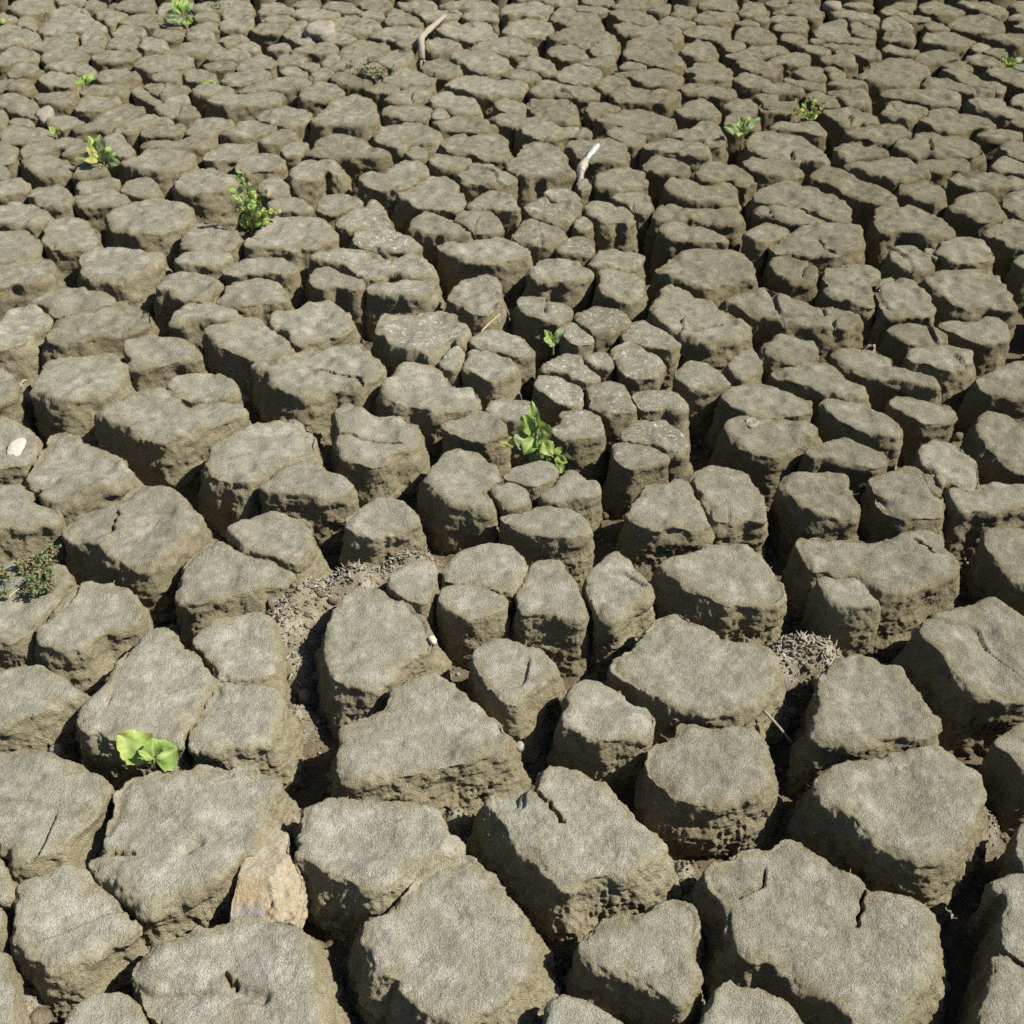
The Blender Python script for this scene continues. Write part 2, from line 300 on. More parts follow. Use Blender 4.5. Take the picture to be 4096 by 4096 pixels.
# ------------------------------------------------------------------ traced outlines of the mud blocks (photo quarter, outline)
BLOCKS = """A1 0 3 : -14 -12 20 -11 35 -10 48 -5 56 0 66 2 75 6 78 12 72 25 62 40 50 55 43 63 20 70 13 68 12 62 6 57 0 53 -14 45
A2 0 3 : 94 15 100 8 115 4 130 5 145 2 160 3 175 2 193 3 203 6 207 12 203 22 198 40 194 52 190 60 180 70 168 82 150 90 132 98 120 104 107 106 104 100 95 92 86 85 76 78 74 70 78 66 86 64 85 63 79 57 80 53 86 42 92 33 93 25 | 84 63.3 92 63.6 101 63.7 @2.2 ; 141 62 148 56 @8
A3 0 3 : 16 92 25 86 38 80 48 74.5 53 75 60 80 66 88 75 95 83 103 90 112 98 118 100 125 92 128 82 130 70 140 55 148 40 150 28 145 20 136 12 129 13 115 14 105 18 98
A4 0 3 : 103 150 120 134 140 128 160 119 180 117 200 116 218 118 227 124 232 140 237 155 240 175 240 205 180 205 177 196 180 189 176 182 172 188 166 205 126 203 118 188 112 176 107 163 | 176 166 186 172 198 175 @9 ; 170 154 178 164 @2.5
A5 0 3 : 52 188 60 178 72 172 85 171 95 174 103 182 110 195 108 215 50 215 45 200
A6 0 3 : -15 142 0 141 3 148 3 155 8 165 9 180 8 205 -15 205
A7 0 3 : -25 60 -8 66 -4 72 1 80 6 90 4 96 0 98 -25 100
A8 0 3 : -25 103 -5 103 -1 110 -1 120 -5 128 -25 130
B1 1 3 : 38 30 42 27 50 27 58 22 68 25 76 25 90 25 105 26 120 27 132 30 138 36 142 45 146 55 148 63 140 67 128 70 118 76 105 85 95 92 85 93 78 88 68 84 58 79 48 74 38 69 30 64 31 60 36 57 37 48 39 40
B2 1 3 : 80 122 85 115 98 110 107 106 115 97 123 87 130 78 138 72 150 68 160 69 168 74 175 81 180 88 185 93 193 100 199 112 204 125 207 138 207 150 203 158 195 168 185 178 170 187 155 193 140 190 128 186 118 178 110 168 107 157 98 158 92 155 88 145 83 135
B3 2 3 : 28 190 30 178 38 173 48 175 58 178 70 184 82 193 88 207 25 207
C1 2 3 : 22 8 27 2 35 -1 45 4 54 11 65 14 74 18 80 27 88 35 97 41 104 49 110 57 111 62 105 68 95 74 80 78 65 80 50 84 42 88 36 84 28 76 18 66 10 60 3 52 -4 44 -14 34 -16 26 -12 21 -3 17 6 16 14 18 22 15 | 17 17 24 25 31 33 39 42 @2.6
C2 2 3 : 70 117 75 114 82 115 90 117 98 113 106 107 109 103 118 100 130 103 135 108 136 118 133 128 135 140 138 155 135 165 132 173 126 178 118 172 108 164 98 158 88 153 75 152 62 148 54 142 52 135 60 128 66 122
C3 2 3 : 155 168 163 161 172 167 188 168 200 178 210 185 218 193 225 207 140 207 146 190 152 178
D1 3 3 : -42 82 -36 75 -25 68 -12 62 0 60 13 58 22 57 28 63 38 68 50 75 58 79 68 81 74 87 73 92 70 96 74 93 80 91 90 94 100 97 112 100 122 105 125 115 125 130 122 145 117 160 112 172 107 185 95 197 70 202 62 190 50 180 38 170 25 160 15 152 5 147 -5 145 -12 147 -20 140 -25 130 -25 115 -28 105 -33 95 -40 88 | 73 93 70 100 70 107 67 118 @2.2 ; -22 96 -12 92 -3 88 -2 76 @1.2
D2 3 3 : 38 10 47 2 54 -3 75 -6 90 -9 110 -10 120 -14 128 -14 138 -8 147 -3 155 3 159 10 161 22 158 33 155 42 150 52 144 60 137 66 128 71 118 71 108 68 98 65 90 60 82 53 73 45 66 36 58 30 50 26 40 24 36 18
D3 3 3 : 170 88 180 84 193 82 207 84 207 150 195 146 188 141 182 135 181 125 183 115 186 100 182 92
D4 3 3 : 172 145 182 142 188 146 200 155 207 207 165 207 163 190 167 175 172 160 174 150
D5 3 3 : 170 -18 180 -25 193 -32 207 -35 207 5 195 3 190 -5 182 -14
D6 3 3 : 191 46 200 40 212 42 212 75 197 78 190 65
E3 0 2 : 136 50 140 42 150 31 163 23 172 24 183 31 193 36 206 38 216 43 220 48 210 54 195 57 180 60 165 64 153 69 145 69 139 65 135 58
E4 1 2 : 0 3 15 3 32 6 38 10 40 20 37 30 30 36 22 36 15 32 5 32 0 30 -10 25 -18 18 -22 14 -10 7
E5 0 2 : -14 43 8 38 20 36 35 40 45 43 50 50 55 54 50 60 42 66 38 72 30 80 20 92 12 97 0 95 -15 95
E6 0 2 : 44 70 48 62 58 56 70 54 82 55 92 57 99 62 104 70 104 78 97 84 88 88 78 90 70 97 62 104 50 106 38 102 27 98 27 90 32 82 38 76
E7 0 2 : 5 120 12 118 22 117 35 121 45 127 55 132 65 137 62 140 50 142 40 145 30 150 15 155 5 158 -10 160 -10 125
E8 0 2 : 62 151 65 146 72 139 80 132 85 124 90 115 98 106 105 98 112 91 120 89 127 93 135 99 141 104 149 107 153 114 158 121 161 126 159 131 155 140 150 148 146 154 142 160 139 168 136 174 125 173 110 170 95 168 82 168 70 164 64 158
E9 0 2 : 144 98 150 92 160 86 172 82 185 79 193 78 201 80 206 88 207 105 206 118 203 126 193 127 183 126 176 125 170 124 165 123 162 118 157 112 153 106 147 102
F0 0 2 : 140 170 144 163 149 155 154 147 159 138 164 131 172 127 182 130 193 130 203 131 208 138 209 150 207 165 200 173 188 176 172 177 158 178 146 176
F2 1 2 : 64 68 68 62 76 57 87 58 95 62 101 67 110 69 117 75 123 82 126 90 128 97 126 104 118 108 108 113 102 120 97 127 85 132 72 130 62 124 57 116 54 106 53 95 57 85 60 76
F3 1 2 : 102 48 108 44 117 40 125 36.5 132 39 134 46 134 54 130 60 126 66 118 64 110 59 104 55
F4 1 2 : 143 49 145 42 151 34 162 28 177 24 190 27 199 32 204 39 202 46 196 53 190 59 186 58 178 56 165 53 150 51
F5 1 2 : 140 61 145 57 153 55 165 57 178 60 186 62 189 66 186 72 177 76 168 77 158 77 150 74 144 70 140 66
F6 1 2 : 165 107 172 101 180 97 190 98 200 101 210 105 220 110 226 115 222 120 212 126 205 134 199 142 195 145 188 141 180 135 173 127 168 118
F7 1 2 : 66 166 75 161 88 156 97 150 103 144 106 138 105 134 115 129 125 124 135 123 143 125 150 130 156 138 165 147 175 155 185 163 189 168 187 175 178 181 165 185 150 188 135 190 125 195 115 197 100 198 82 203 70 202 64 196 64 185 66 175
G1 2 2 : 12 42 18 38 28 39 36 38 39 44 43 50 47 57 51 66 54 74 50 80 42 79 30 77 18 77 8 76 5 72 6 64 9 54
G2 2 2 : 59 47 65 40 71 34 78 31 84 35 88 42 94 47 100 53 103 58 98 63 90 68 84 76 78 82 72 80 67 72 62 62 59 54
G3 2 2 : 113 40 120 35 132 33 145 28 158 26 175 25 185 30 193 40 199 50 202 60 198 64 188 66 178 65 172 66 163 67 152 63 140 58 130 53 120 48
G4 2 2 : 77 117 85 110 93 104 98 98 104 90 110 81 117 76 127 76 133 80 140 86 150 92 158 97 170 99 182 100 195 104 200 112 198 122 193 132 188 140 180 147 165 151 150 152 135 148 122 145 112 140 100 130 90 124
G5 2 2 : 43 140 48 132 55 128 65 129 75 133 85 140 92 147 99 149 103 156 104 163 98 168 85 169 72 169 60 168 50 163 42 160 39 154 45 147
G6 2 2 : 107 182 113 175 120 172 126 165 132 162 145 164 155 167 165 165 178 163 185 168 189 178 192 190 195 200 192 206 183 213 168 216 150 219 135 218 122 213 112 204 106 194
H1 3 2 : 25 21 35 19 45 22 52 20 65 20 75 22 85 23 92 20 105 18 118 16 128 18 131 24 133 30 138 36 142 43 140 50 128 54 115 57 105 60 95 62 85 61 80 58 76 52 70 46 66 44.5 60 46 53 49 48 47 44 44 36 45 33 40 30 33 26 26 | 110 22 118 27 124 33 @2
H2 3 2 : 37 50 43 47.5 48 51 52 53 57 51 65 50.5 71 55 75 61 78 65 83 69 78 71 70 72 60 70 52 69 46 64 42 57
H3 3 2 : 165 17 175 13 193 12 207 13 207 58 195 54 188 50 182 45 177 38 170 30 166 24
H4 3 2 : 117 84 125 81 135 78 143 75 150 73 160 69 169 66 175 70 182 76 193 81 208 90 210 130 193 137 180 138 168 136 157 134 148 128 143 120 135 111 127 103 119 97 115 92
H5 3 2 : 48 120 53 112 62 109 72 110 80 112 87 116 97 119 104 127 110 134 114 142 120 152 124 162 125 168 115 170 100 169 85 172 70 174 55 174 42 172 36 168 38 158 42 145 44 132
I1 0 1 : -10 5 10 3 28 1 36 3 39 9 37 15 30 20 20 22 10 21 0 23 -10 24
I2 0 1 : 62 3 63 12 72 16 85 17 93 18 103 14 115 8 121 4 118 -2 105 -5 90 -7 75 -6 64 -4
I3 0 1 : 133 3 138 0 150 -4 165 -6 172 -3 172 2 165 5 158 7 145 6 135 5
I4 1 1 : -22 11 -17 6 -5 3 8 2 20 3 28 8 30 11 22 14 10 12 -5 11 -15 13
I5 0 1 : 118 22 123 17 130 14 140 13 153 15 162 17 166 23 163 28 155 31 145 32 135 29 127 25 120 26
I6 1 1 : -30 32 -25 26 -15 19 -3 17 8 18 17 22 22 28 22 32 14 34 4 33 -6 36 -15 36 -24 35
I7 0 1 : 132 45 138 38 145 34 158 34 168 37 176 41 181 46 178 49 168 49 155 47 145 48 135 50 128 50
I8 0 1 : 20 36 30 32 40 26 48 24 60 24 66 27 72 27 80 31 85 35 78 36 68 38 60 39 50 42 43 44 38 41 34 37 27 35
I9 0 1 : -12 52 0 50 8 42 20 37 28 37 33 40 37 45 39 49 34 51 25 54 17 57 21 60 18 63 10 67 0 69 -12 69
J1 0 1 : 42 48 48 45 58 42 68 40 80 37 93 34 102 38 109 42 111 47 108 52 98 57 85 60 70 62 55 64 42 66 37 64 39 58 43 55 41 51
J2 0 1 : 36 80 45 79 57 78 68 76 80 74 88 76 92 81 93 87 90 94 85 100 78 106 65 109 52 110 42 109 33 105 27 101 28 95 33 88 39 84
J3 0 1 : 96 68 105 64 115 63 121 64 130 62 138 65 146 70 149 74 142 77 130 78 120 81 112 83 105 85 98 84 100 77 96 73
J4 0 1 : 155 57 163 53 175 50 190 48 197 49 203 53 213 58 219 65 220 71 210 75 195 76 187 74 178 71 168 66 160 61
J5 1 1 : 10 47 18 44 30 42 40 38 52 36 60 38 67 43 71 48 70 53 62 57 52 60 40 64 30 66 27 63 20 57 12 54 9 51
J6 0 1 : 75 119 85 115 95 108 105 103 118 101 126 99 131 103 136 108 142 112 150 111 160 110 172 110 180 112 186 118 180 122 168 125 155 129 143 133 130 138 120 140 110 135 97 129 85 124
J7 0 1 : 126 97 133 92 142 90 152 89 162 90 170 93 175 98 177 104 172 107 163 107 155 109 146 110 140 108 136 104 132 101
J8 0 1 : 35 148 36 140 40 134 47 132 55 135 63 141 72 146 82 152 92 157 98 162 101 167 96 172 85 176 70 180 55 184 42 186 32 184 33 179 37 175 28 173 22 170 22 163 27 156 33 151
J9 0 1 : -10 125 5 126 15 129 22 134 27 140 25 147 20 155 12 157 0 157 -10 158
K1 0 1 : -12 175 0 173 12 172 18 178 25 186 32 189 40 193 44 197 38 199 25 200 10 202 0 202 -12 203
K2 0 1 : 52 207 56 200 62 194 70 191 82 189 95 184 103 178 110 174 120 173 130 176 136 182 140 190 145 194 150 195 150 200 143 208 135 215 125 226 116 233 105 234 97 231 85 226 77 220 66 215 57 212 | 88 192 87 200 82 210 77 213 @1.3
K3 0 1 : -20 84 0 86 6 92 10 98 8 105 0 110 -20 110
K4 1 1 : 0 127 12 124 24 123 34 126 40 132 42 143 42 149 38 152 28 154 20 157 14 160 10 165 2 169 -5 171 -13 171 -22 167 -33 163 -37 160 -34 153 -28 144 -18 136 -8 130
K5 1 1 : 3 172 8 168 14 163 22 160 32 158 40 156 46 159 49 164 58 165 66 169 71 174 72 178 66 180 50 181 35 180 20 178 8 176
K6 1 1 : 42 15 46 10 53 9 62 12 72 16 79 20 81 23 75 25 68 22 60 22 52 25 46 22
K7 1 1 : 43 1 48 -4 60 -6 75 -5 88 -2 95 1 102 3 108 1 118 -2 126 2 131 8 133 13 128 16 118 15 106 13 98 12 96 15 90 17 82 16 76 13 70 8 60 4 50 3
K8 1 1 : 84 23 90 21 100 20 112 20 120 20 128 19 132 22 133 27 125 30 115 30 104 28 96 27 88 26
K9 1 1 : 145 33 150 26 157 18 168 17 178 16 182 20 183 28 184 36 180 40 172 43 165 41 158 35 150 35
L1 1 1 : 92 54 95 49 100 44 107 42 115 43 123 46 127 42 138 41 145 44 152 49 158 52 160 57 155 61 153 66 146 64 142 68 140 75 133 79 125 76 115 73 108 70 102 64 96 58
L2 1 1 : 140 78 145 72 151 69 155 75 154 81 147 84 141 82
L3 1 1 : 166 63 170 57 178 56 188 58 196 61 203 66 207 73 200 75 193 76 185 73 175 72 168 69
L4 1 1 : 157 83 160 77 165 71 172 70 182 74 190 78 195 83 193 88 185 92 178 92 170 89 162 86
L5 1 1 : 2 81 10 79 20 78 30 75 40 71 52 70 65 68 75 67 82 72 88 77 93 83 94 88 88 92 80 96 78 99 68 99 55 101 45 104 35 106 25 104 18 98 12 94 10 88 4 85 | 42 85 55 86 68 89 76 91 80 97 @2.4
L6 1 1 : 96 98 102 93 106 86 112 82 118 81 122 84 130 83 138 86 142 91 146 98 152 99 160 99 164 104 168 110 162 113 150 114 140 115 132 115 120 111 108 110 98 107 95 103
L7 1 1 : 62 120 66 116 73 115 80 118 86 121 95 121 105 120 112 123 120 127 123 134 124 140 118 145 110 147 100 149 97 156 90 158 80 156 70 153 65 146 63 140 64 134 62 127 | 64 135 80 138 95 139 110 142 @1.6
L8 1 1 : 128 171 133 162 139 156 142 150 148 147 158 148 170 152 178 157 184 163 185 168 180 171 175 174 172 176 176 181 180 185 178 190 168 190 158 189 150 188 143 183 136 177
L9 1 1 : 177 176 183 173 190 171 195 171 203 174 205 178 205 184 198 188 188 188 183 185 180 181
M1 1 1 : 143 127 150 124 160 121 168 117 175 119 183 125 189 130 186 134 175 137 165 136 155 133 147 131
M2 1 1 : 175 115 178 110 185 108 195 109 205 111 210 116 208 122 200 126 193 126 186 122 180 119
M3 1 1 : 80 190 88 186 92 183 100 184 110 186 115 190 118 196 121 201 112 203 102 206 95 206 90 209 82 208 74 207 70 203 71 197
N1 2 1 : 14 13 18 9 24 3 30 2 40 2 47 4 50 8 56 11 58 15 50 18 42 19 32 17 22 18 16 16
N2 2 1 : 60 8 63 1 66 -4 76 -6 84 -3 90 -4 97 -2 97 4 92 7 85 9 78 8 68 10
N3 2 1 : 66 23 68 18 68 14 76 12 85 13 93 15 98 19 99 24 98 29 92 33 86 33 78 29 70 26
N4 2 1 : 110 11 115 8 122 4 125 0 135 -4 150 -5 165 -4 174 0 178 5 181 12 181 17 170 18 160 20 150 24 143 23 133 19 120 16
N5 2 1 : 107 44 109 36 114 32 113 27 118 23 125 25 135 29 145 34 153 38 162 43 172 48 178 54 176 60 168 63 158 66 147 67 135 63 127 60 118 55 110 49 | 125 58 140 57 150 54 158 52 @1.2
N6 3 1 : -33 34 -26 30 -15 28 -6 24 0 24 15 30 27 34 37 38 50 40 60 43 68 47 67 51 58 55 45 55 33 54 22 53 12 53 5 49 -2 46 -12 42 -22 37
N7 2 1 : 4 35 8 31 15 30 22 31 30 35 38 37 43 41 42 46 32 49 20 48 12 45 6 40
N8 2 1 : 47 49 50 44 57 40 65 38 75 39 82 43 86 48 86 54 78 56 70 58 62 60 57 56 52 52
N9 2 1 : 42 52 46 50 50 53 55 57 59 62 58 65 50 65 44 62 40 57
O1 2 1 : 85 58 90 52 97 49 103 52 110 54 116 58 121 60 123 65 118 68 108 66 98 64 88 62
O2 2 1 : 76 72 80 68 86 66 92 68 100 72 108 77 113 82 112 86 105 90 95 90 87 88 83 82 78 78
O3 2 1 : 57 77 62 73 68 73 76 77 77 81 72 84 66 83 60 82
O4 2 1 : 23 85 28 80 35 76 42 74 48 77 55 83 62 88 67 93 62 95 55 95 50 93 46 91 40 88 30 87
O5 2 1 : 19 98 20 92 26 89 35 91 45 96 51 100 52 106 48 110 38 110 28 105
O6 2 1 : 58 102 62 97 70 94 76 95 82 98 83 103 88 108 92 112 90 116 82 117 74 117 66 113 60 112 63 108 67 105 61 106
O7 2 1 : 94 107 98 103 105 102 115 102 122 104 127 108 131 112 128 116 120 116 118 113 108 115 98 114
O8 2 1 : 32 130 38 124 40 119 50 116 58 119 65 122 68 127 66 132 58 135 48 136 38 135
O9 2 1 : 84 137 88 130 93 125 103 125 115 126 121 128 125 132 128 137 132 142 128 147 119 147 113 144 105 140 97 139 90 138
P1 2 1 : 79 142 85 140 93 141 103 143 112 146 117 149 115 152 105 155 97 158 90 160 85 157 80 150
P2 2 1 : 125 88 130 85 136 78 141 78 148 82 155 86 161 90 165 95 158 97 148 99 140 99 132 97 126 92
P3 2 1 : 162 84 170 76 178 71 185 73 187 80 183 88 175 93 165 92
P4 2 1 : 160 107 167 101 177 97 187 97 195 100 205 103 215 106 222 110 222 116 212 118 200 118 190 119 178 118 168 114
P5 2 1 : 161 130 163 126 170 123 182 122 193 123 205 125 218 126 228 129 231 133 225 137 215 141 207 146 198 148 188 147 178 144 168 139 162 134
P6 2 1 : 88 193 92 186 98 180 100 174 108 172 120 170 130 169 136 173 140 181 145 191 148 197 148 202 140 203 125 203 110 203 98 203 92 200
P7 2 1 : 138 168 142 163 150 158 160 159 170 163 178 166 182 172 186 180 189 190 186 197 175 196 163 198 155 200 151 195 146 187 141 178
P8 2 1 : 0 162 10 158 20 156 30 157 35 162 32 168 24 171 15 174 5 170 -8 165
P9 2 1 : 22 180 28 175 34 172 35 167 42 161 50 165 55 170 63 170 65 176 58 180 50 181 42 182 35 185 27 185
Q1 2 1 : -7 197 2 194 10 192 25 190 40 190 50 194 56 200 57 207 52 211 42 213 30 212 18 209 5 204
R1 3 1 : 3 8 5 2 12 1 20 4 30 6 36 9 35 14 35 18 28 19 20 19 13 16 7 12
R2 3 1 : 44 17 45 10 52 8 62 6 75 7 82 10 84 14 80 17 76 19 78 24 79 31 80 38 74 37 65 35 55 32 47 28 44 24 48 21
R3 3 1 : 93 0 95 -6 105 -8 115 -4 124 1 124 5 118 9 111 11 105 9 98 6
R4 3 1 : 82 24 86 19 93 16 100 17 108 20 115 24 118 31 123 38 124 42 115 43 105 43 95 44 88 43 86 36 84 30
R5 3 1 : 120 19 125 15 130 11 140 12 150 12 165 12 172 15 177 20 178 28 183 34 185 38 175 37 165 36 158 38 150 39 142 37 135 33 130 29 123 23
R7 3 1 : 187 4 192 0 202 -2 202 10 194 10
R8 3 1 : 131 51 138 48 148 49 156 51 163 48 172 49 178 53 180 59 175 62 165 63 155 62 145 57 137 54
R9 3 1 : 90 57 95 53 103 52 115 52 125 54 132 58 134 63 127 66 118 66 108 66 98 62
S1 3 1 : 108 73 113 70 122 70 130 68 138 70 146 72 154 73 154 80 147 84 138 86 130 85 120 80 110 77
S2 3 1 : 50 76 55 71 65 70 72 72 80 70 87 74 93 79 100 85 110 87 120 90 127 96 129 101 120 99 110 97 100 94 88 92 78 91 68 87 57 81
S3 3 1 : -5 74 0 67 5 62 15 60 25 62 33 65 37 72 33 77 25 80 15 81 5 77
S4 3 1 : 5 88 12 84 22 82 33 79 42 81 50 87 57 93 68 98 73 103 70 108 62 106 50 104 40 101 30 96 18 93
S5 3 1 : 42 112 45 108 52 108 62 111 75 116 85 121 93 126 98 131 97 136 90 136 82 133 72 130 62 127 53 123 46 118
S6 3 1 : 92 112 98 107 107 107 118 109 130 112 137 115 139 120 135 124 127 125 118 125 110 121 100 117
S7 3 1 : 156 96 163 92 170 89 175 84 185 80 202 80 202 106 190 106 178 105 167 103 160 100
S8 3 1 : 158 128 160 123 168 119 178 121 187 126 202 130 202 162 190 160 180 155 170 147 162 137
S9 3 1 : 30 149 35 145 45 141 57 138 68 142 78 146 85 149 88 155 80 158 68 157 55 154 42 151 33 152
T1 3 1 : 116 149 120 143 125 140 133 141 142 144 148 150 152 154 155 162 159 170 157 175 150 176 142 172 132 165 122 158 117 154
T2 3 1 : 12 172 15 167 30 165 45 163 55 164 58 168 59 175 63 183 67 192 65 198 50 198 35 196 25 190 20 183 15 178
T3 3 1 : 80 168 88 165 98 162 107 160 115 164 124 167 129 173 130 180 130 190 128 195 115 195 100 195 90 192 85 185 82 176
T4 3 1 : 136 176 140 173 146 175 152 178 157 177 162 171 172 170 185 172 202 173 202 188 190 188 178 190 165 190 155 189 147 190 142 187 138 182
a1 0 0 : -8 177 3 175 15 174 23 178 27 186 25 193 15 197 0 198 -8 198
a2 0 0 : 36 170 45 166 55 164 63 167 70 174 73 182 68 186 55 187 42 187 35 184 35 176
a3 0 0 : 81 162 88 158 100 155 112 151 130 152 142 155 144 163 138 170 125 174 110 176 97 173 88 173 85 167
a4 0 0 : 138 178 145 172 155 168 165 170 170 175 178 174 181 182 175 187 165 189 150 190 140 187
b1 1 0 : -9 186 -4 181 2 175 8 169 18 164 30 164 43 165 52 168 57 173 59 179 52 182 42 186 33 184 28 187 15 187 0 188
a6 0 0 : 0 156 12 151 22 153 32 158 38 165 34 169 22 170 10 170 0 168 -10 168 -10 156
a7 0 0 : 24 143 32 140 42 139 48 142 52 150 52 155 45 158 36 156 28 153 24 148
a8 0 0 : 60 137 70 135 83 135 90 137 89 140 80 141 70 143 61 144 59 141
a9 0 0 : 55 149 65 146 80 143 92 145 98 149 90 153 78 154 65 155 57 153
a10 0 0 : 92 139 97 136 108 134 115 136 118 143 115 147 105 147 98 145 92 142
a11 0 0 : 17 121 25 118 35 116 43 118 50 121 55 125 52 130 42 132 30 132 22 127
a12 0 0 : 57 125 63 123 73 123 78 127 80 132 72 134 62 134 57 132
a13 0 0 : 0 137 8 135 14 134 18 138 20 144 10 146 0 147 -8 147 -8 137
a14 0 0 : 95 118 105 115 115 113 125 112 138 111 143 115 145 122 138 126 128 129 118 130 108 128 97 126 93 122
a15 0 0 : 133 136 140 130 150 128 162 127 168 131 176 132 182 136 176 140 165 143 155 146 143 145 134 142
a16 0 0 : 155 118 162 110 175 109 190 108 193 111 186 116 175 119 162 121
a17 1 0 : -15 127 -10 121 -2 117 10 116 18 119 20 125 12 128 0 128 -8 130
a18 0 0 : 108 109 118 107 130 107 145 105 155 106 159 110 150 111 135 112 120 111 110 111
a19 0 0 : 48 116 52 109 60 107 66 110 64 114 55 117
a19b 0 0 : 80 104 88 102 93 106 99 112 102 117 94 118 86 114 81 110
a20 0 0 : 15 115 22 110 35 106 50 103 58 104 60 107 50 108 40 110 32 114 22 116 16 119
a21 0 0 : 0 108 5 109 10 112 14 118 8 122 0 122 -8 122 -8 108
a21b 0 0 : -8 124 2 125 5 129 2 134 -8 134
a22 0 0 : 1 101 5 97 12 94 20 97 30 97 37 99 40 103 30 105 20 106 10 107 3 105
a22b 0 0 : 5 92 12 89 20 90 24 93 18 95 10 94
a23 0 0 : 36 90 42 87 52 87 60 91 62 92 55 95 48 96 40 95
a24 0 0 : 54 96 62 93 72 91 78 85 85 79 95 77 105 80 107 83 98 90 88 94 82 98 70 98 58 99
a25 0 0 : 87 98 93 93 105 88 115 85 125 88 129 91 120 93 110 94 103 97 95 99
a26 0 0 : 108 98 115 96 128 95 135 93 139 95 136 99 125 101 115 101 109 101
a27 0 0 : 141 98 147 91 155 88 166 88 173 92 175 95 168 98 158 104 148 103
a28 0 0 : 163 101 172 97 185 92 193 91 200 92 206 94 210 97 200 100 185 103 172 103
a29 0 0 : 118 83 123 79 135 78 145 80 148 86 142 89 132 89 122 86
a30 0 0 : 100 68 106 66 112 68 117 73 121 76 118 78 110 74 102 70
a31 0 0 : 110 65 115 62 128 62 140 64 143 68 135 70 128 72 121 74 115 70
a32 0 0 : 125 75 132 73 140 72 142 76 136 78 128 78
a33 0 0 : 57 76 62 74 75 72 85 72 91 77 83 80 75 83 65 83 58 81
a34 0 0 : 28 71 35 70 45 69 52 69 56 73 56 77 48 77 40 78 32 76
a35 0 0 : 0 75 8 71 18 73 25 77 28 82 30 87 22 87 12 83 5 80 -8 80 -8 74
a36 0 0 : -6 83 2 84 5 91 2 97 -6 97
a37 0 0 : 63 68 70 64 83 63 95 63 98 67 92 70 82 71 70 72 63 71
a38 0 0 : 144 68 150 65 160 65 172 65 176 69 168 70 160 73 152 72
a39 0 0 : 156 78 162 74 175 71 187 69 197 68 208 68 212 72 208 77 195 79 180 80 165 80
a40 0 0 : 0 60 10 59 20 60 25 66 20 69 10 68 0 67 -8 67 -8 59
a41 0 0 : 29 60 35 55 45 53 55 55 62 59 58 63 48 65 38 64 32 63
a42 0 0 : 72 58 80 54 92 52 102 55 105 59 98 61 88 62 78 61
a43 0 0 : 116 57 122 54 135 54 137 58 135 61 125 60 117 59
a44 0 0 : 138 54 145 52 155 54 162 58 160 61 150 62 142 61 139 58
a45 0 0 : 167 62 173 56 183 53 193 51 201 53 202 57 195 60 185 62 175 64
a47 0 0 : 6 55 12 50 20 48 28 50 33 54 30 58 20 59 12 58
a48 0 0 : 33 51 40 48 52 47 62 48 69 51 70 55 62 56 52 53 42 52
a49 0 0 : 0 43 6 38 15 36 23 38 29 44 24 47 12 48 0 48 -8 47 -8 43
a50 0 0 : 31 45 35 41 45 39 58 38 65 40 66 44 58 45 45 45 37 46
a51 0 0 : 67 43 75 40 88 39 102 38 105 41 98 44 88 45 75 46
a52 0 0 : 103 47 108 43 118 41 122 43 132 42 142 43 145 47 138 51 125 53 112 52 104 50
a53 0 0 : 154 49 162 47 172 46 180 48 176 51 165 52 157 52
a54 0 0 : 157 42 162 39 175 37 185 38 188 41 180 43 170 44 160 44
a55 0 0 : 178 50 183 46 193 43 203 42 210 46 205 50 193 51 184 52
a56 0 0 : 123 40 132 36 140 32 150 31 160 31 168 34 170 37 160 38 150 41 140 41 128 41
a57 0 0 : 57 37 62 35 72 35 78 37 70 38 60 38
a58 0 0 : 80 35 85 29 95 27 103 29 103 34 98 37 88 37
a59 0 0 : 105 33 110 28 118 28 124 31 125 35 118 37 108 37
a60 0 0 : 21 36 30 31 38 27 48 26 57 26 59 30 54 35 45 37 35 38 27 37
a61 0 0 : 61 28 66 25 74 24 78 28 78 33 68 33 61 32
a62 0 0 : 0 29 8 23 18 22 27 25 28 29 20 33 10 34 0 34 -8 34 -8 28
a63 0 0 : 29 22 34 18 38 10 45 4 55 4 64 7 66 12 72 16 78 20 77 23 65 23 55 24 42 25 32 25
a64 0 0 : 85 25 92 21 102 20 109 23 108 26 98 26 88 27
a65 0 0 : 116 24 122 21 132 22 139 25 137 28 128 29 120 27
a66 0 0 : 140 25 148 22 158 24 161 27 160 30 150 29 142 29
a67 0 0 : 166 31 170 27 180 26 186 29 176 33 170 34
a67b 0 0 : 176 35 182 31 190 31 195 34 193 37 185 37
a68 0 0 : 165 18 172 14 182 12 189 14 191 19 183 22 173 22 166 21
a69 0 0 : 141 21 150 17 158 16 164 18 164 22 155 23 145 23
a70 0 0 : 88 17 95 12 105 10 115 11 122 14 115 17 105 18 95 19
a70b 0 0 : 105 19 113 17 122 17 118 20 110 20
a70c 0 0 : 122 19 130 17 139 19 137 21 128 21
a71 0 0 : 71 10 78 6 87 8 95 11 92 15 84 18 77 15
a72 0 0 : 80 4 88 1 100 -1 112 -1 116 5 113 9 103 8 92 7
a73 0 0 : 64 2 70 -1 78 2 79 5 72 6 65 6
a74 0 0 : 5 8 10 3 22 0 35 -1 43 4 40 7 30 8 18 10 8 10
a75 0 0 : 0 14 2 8 6 9 8 12 15 13 10 16 0 17 -5 17 -5 8
a76 0 0 : 11 15 18 12 23 12 25 18 27 23 20 21 14 19
a77 0 0 : 0 20 8 18 15 19 16 22 8 22 0 24 -6 24
a78 0 0 : 120 8 124 3 130 3 133 8 128 12 121 12
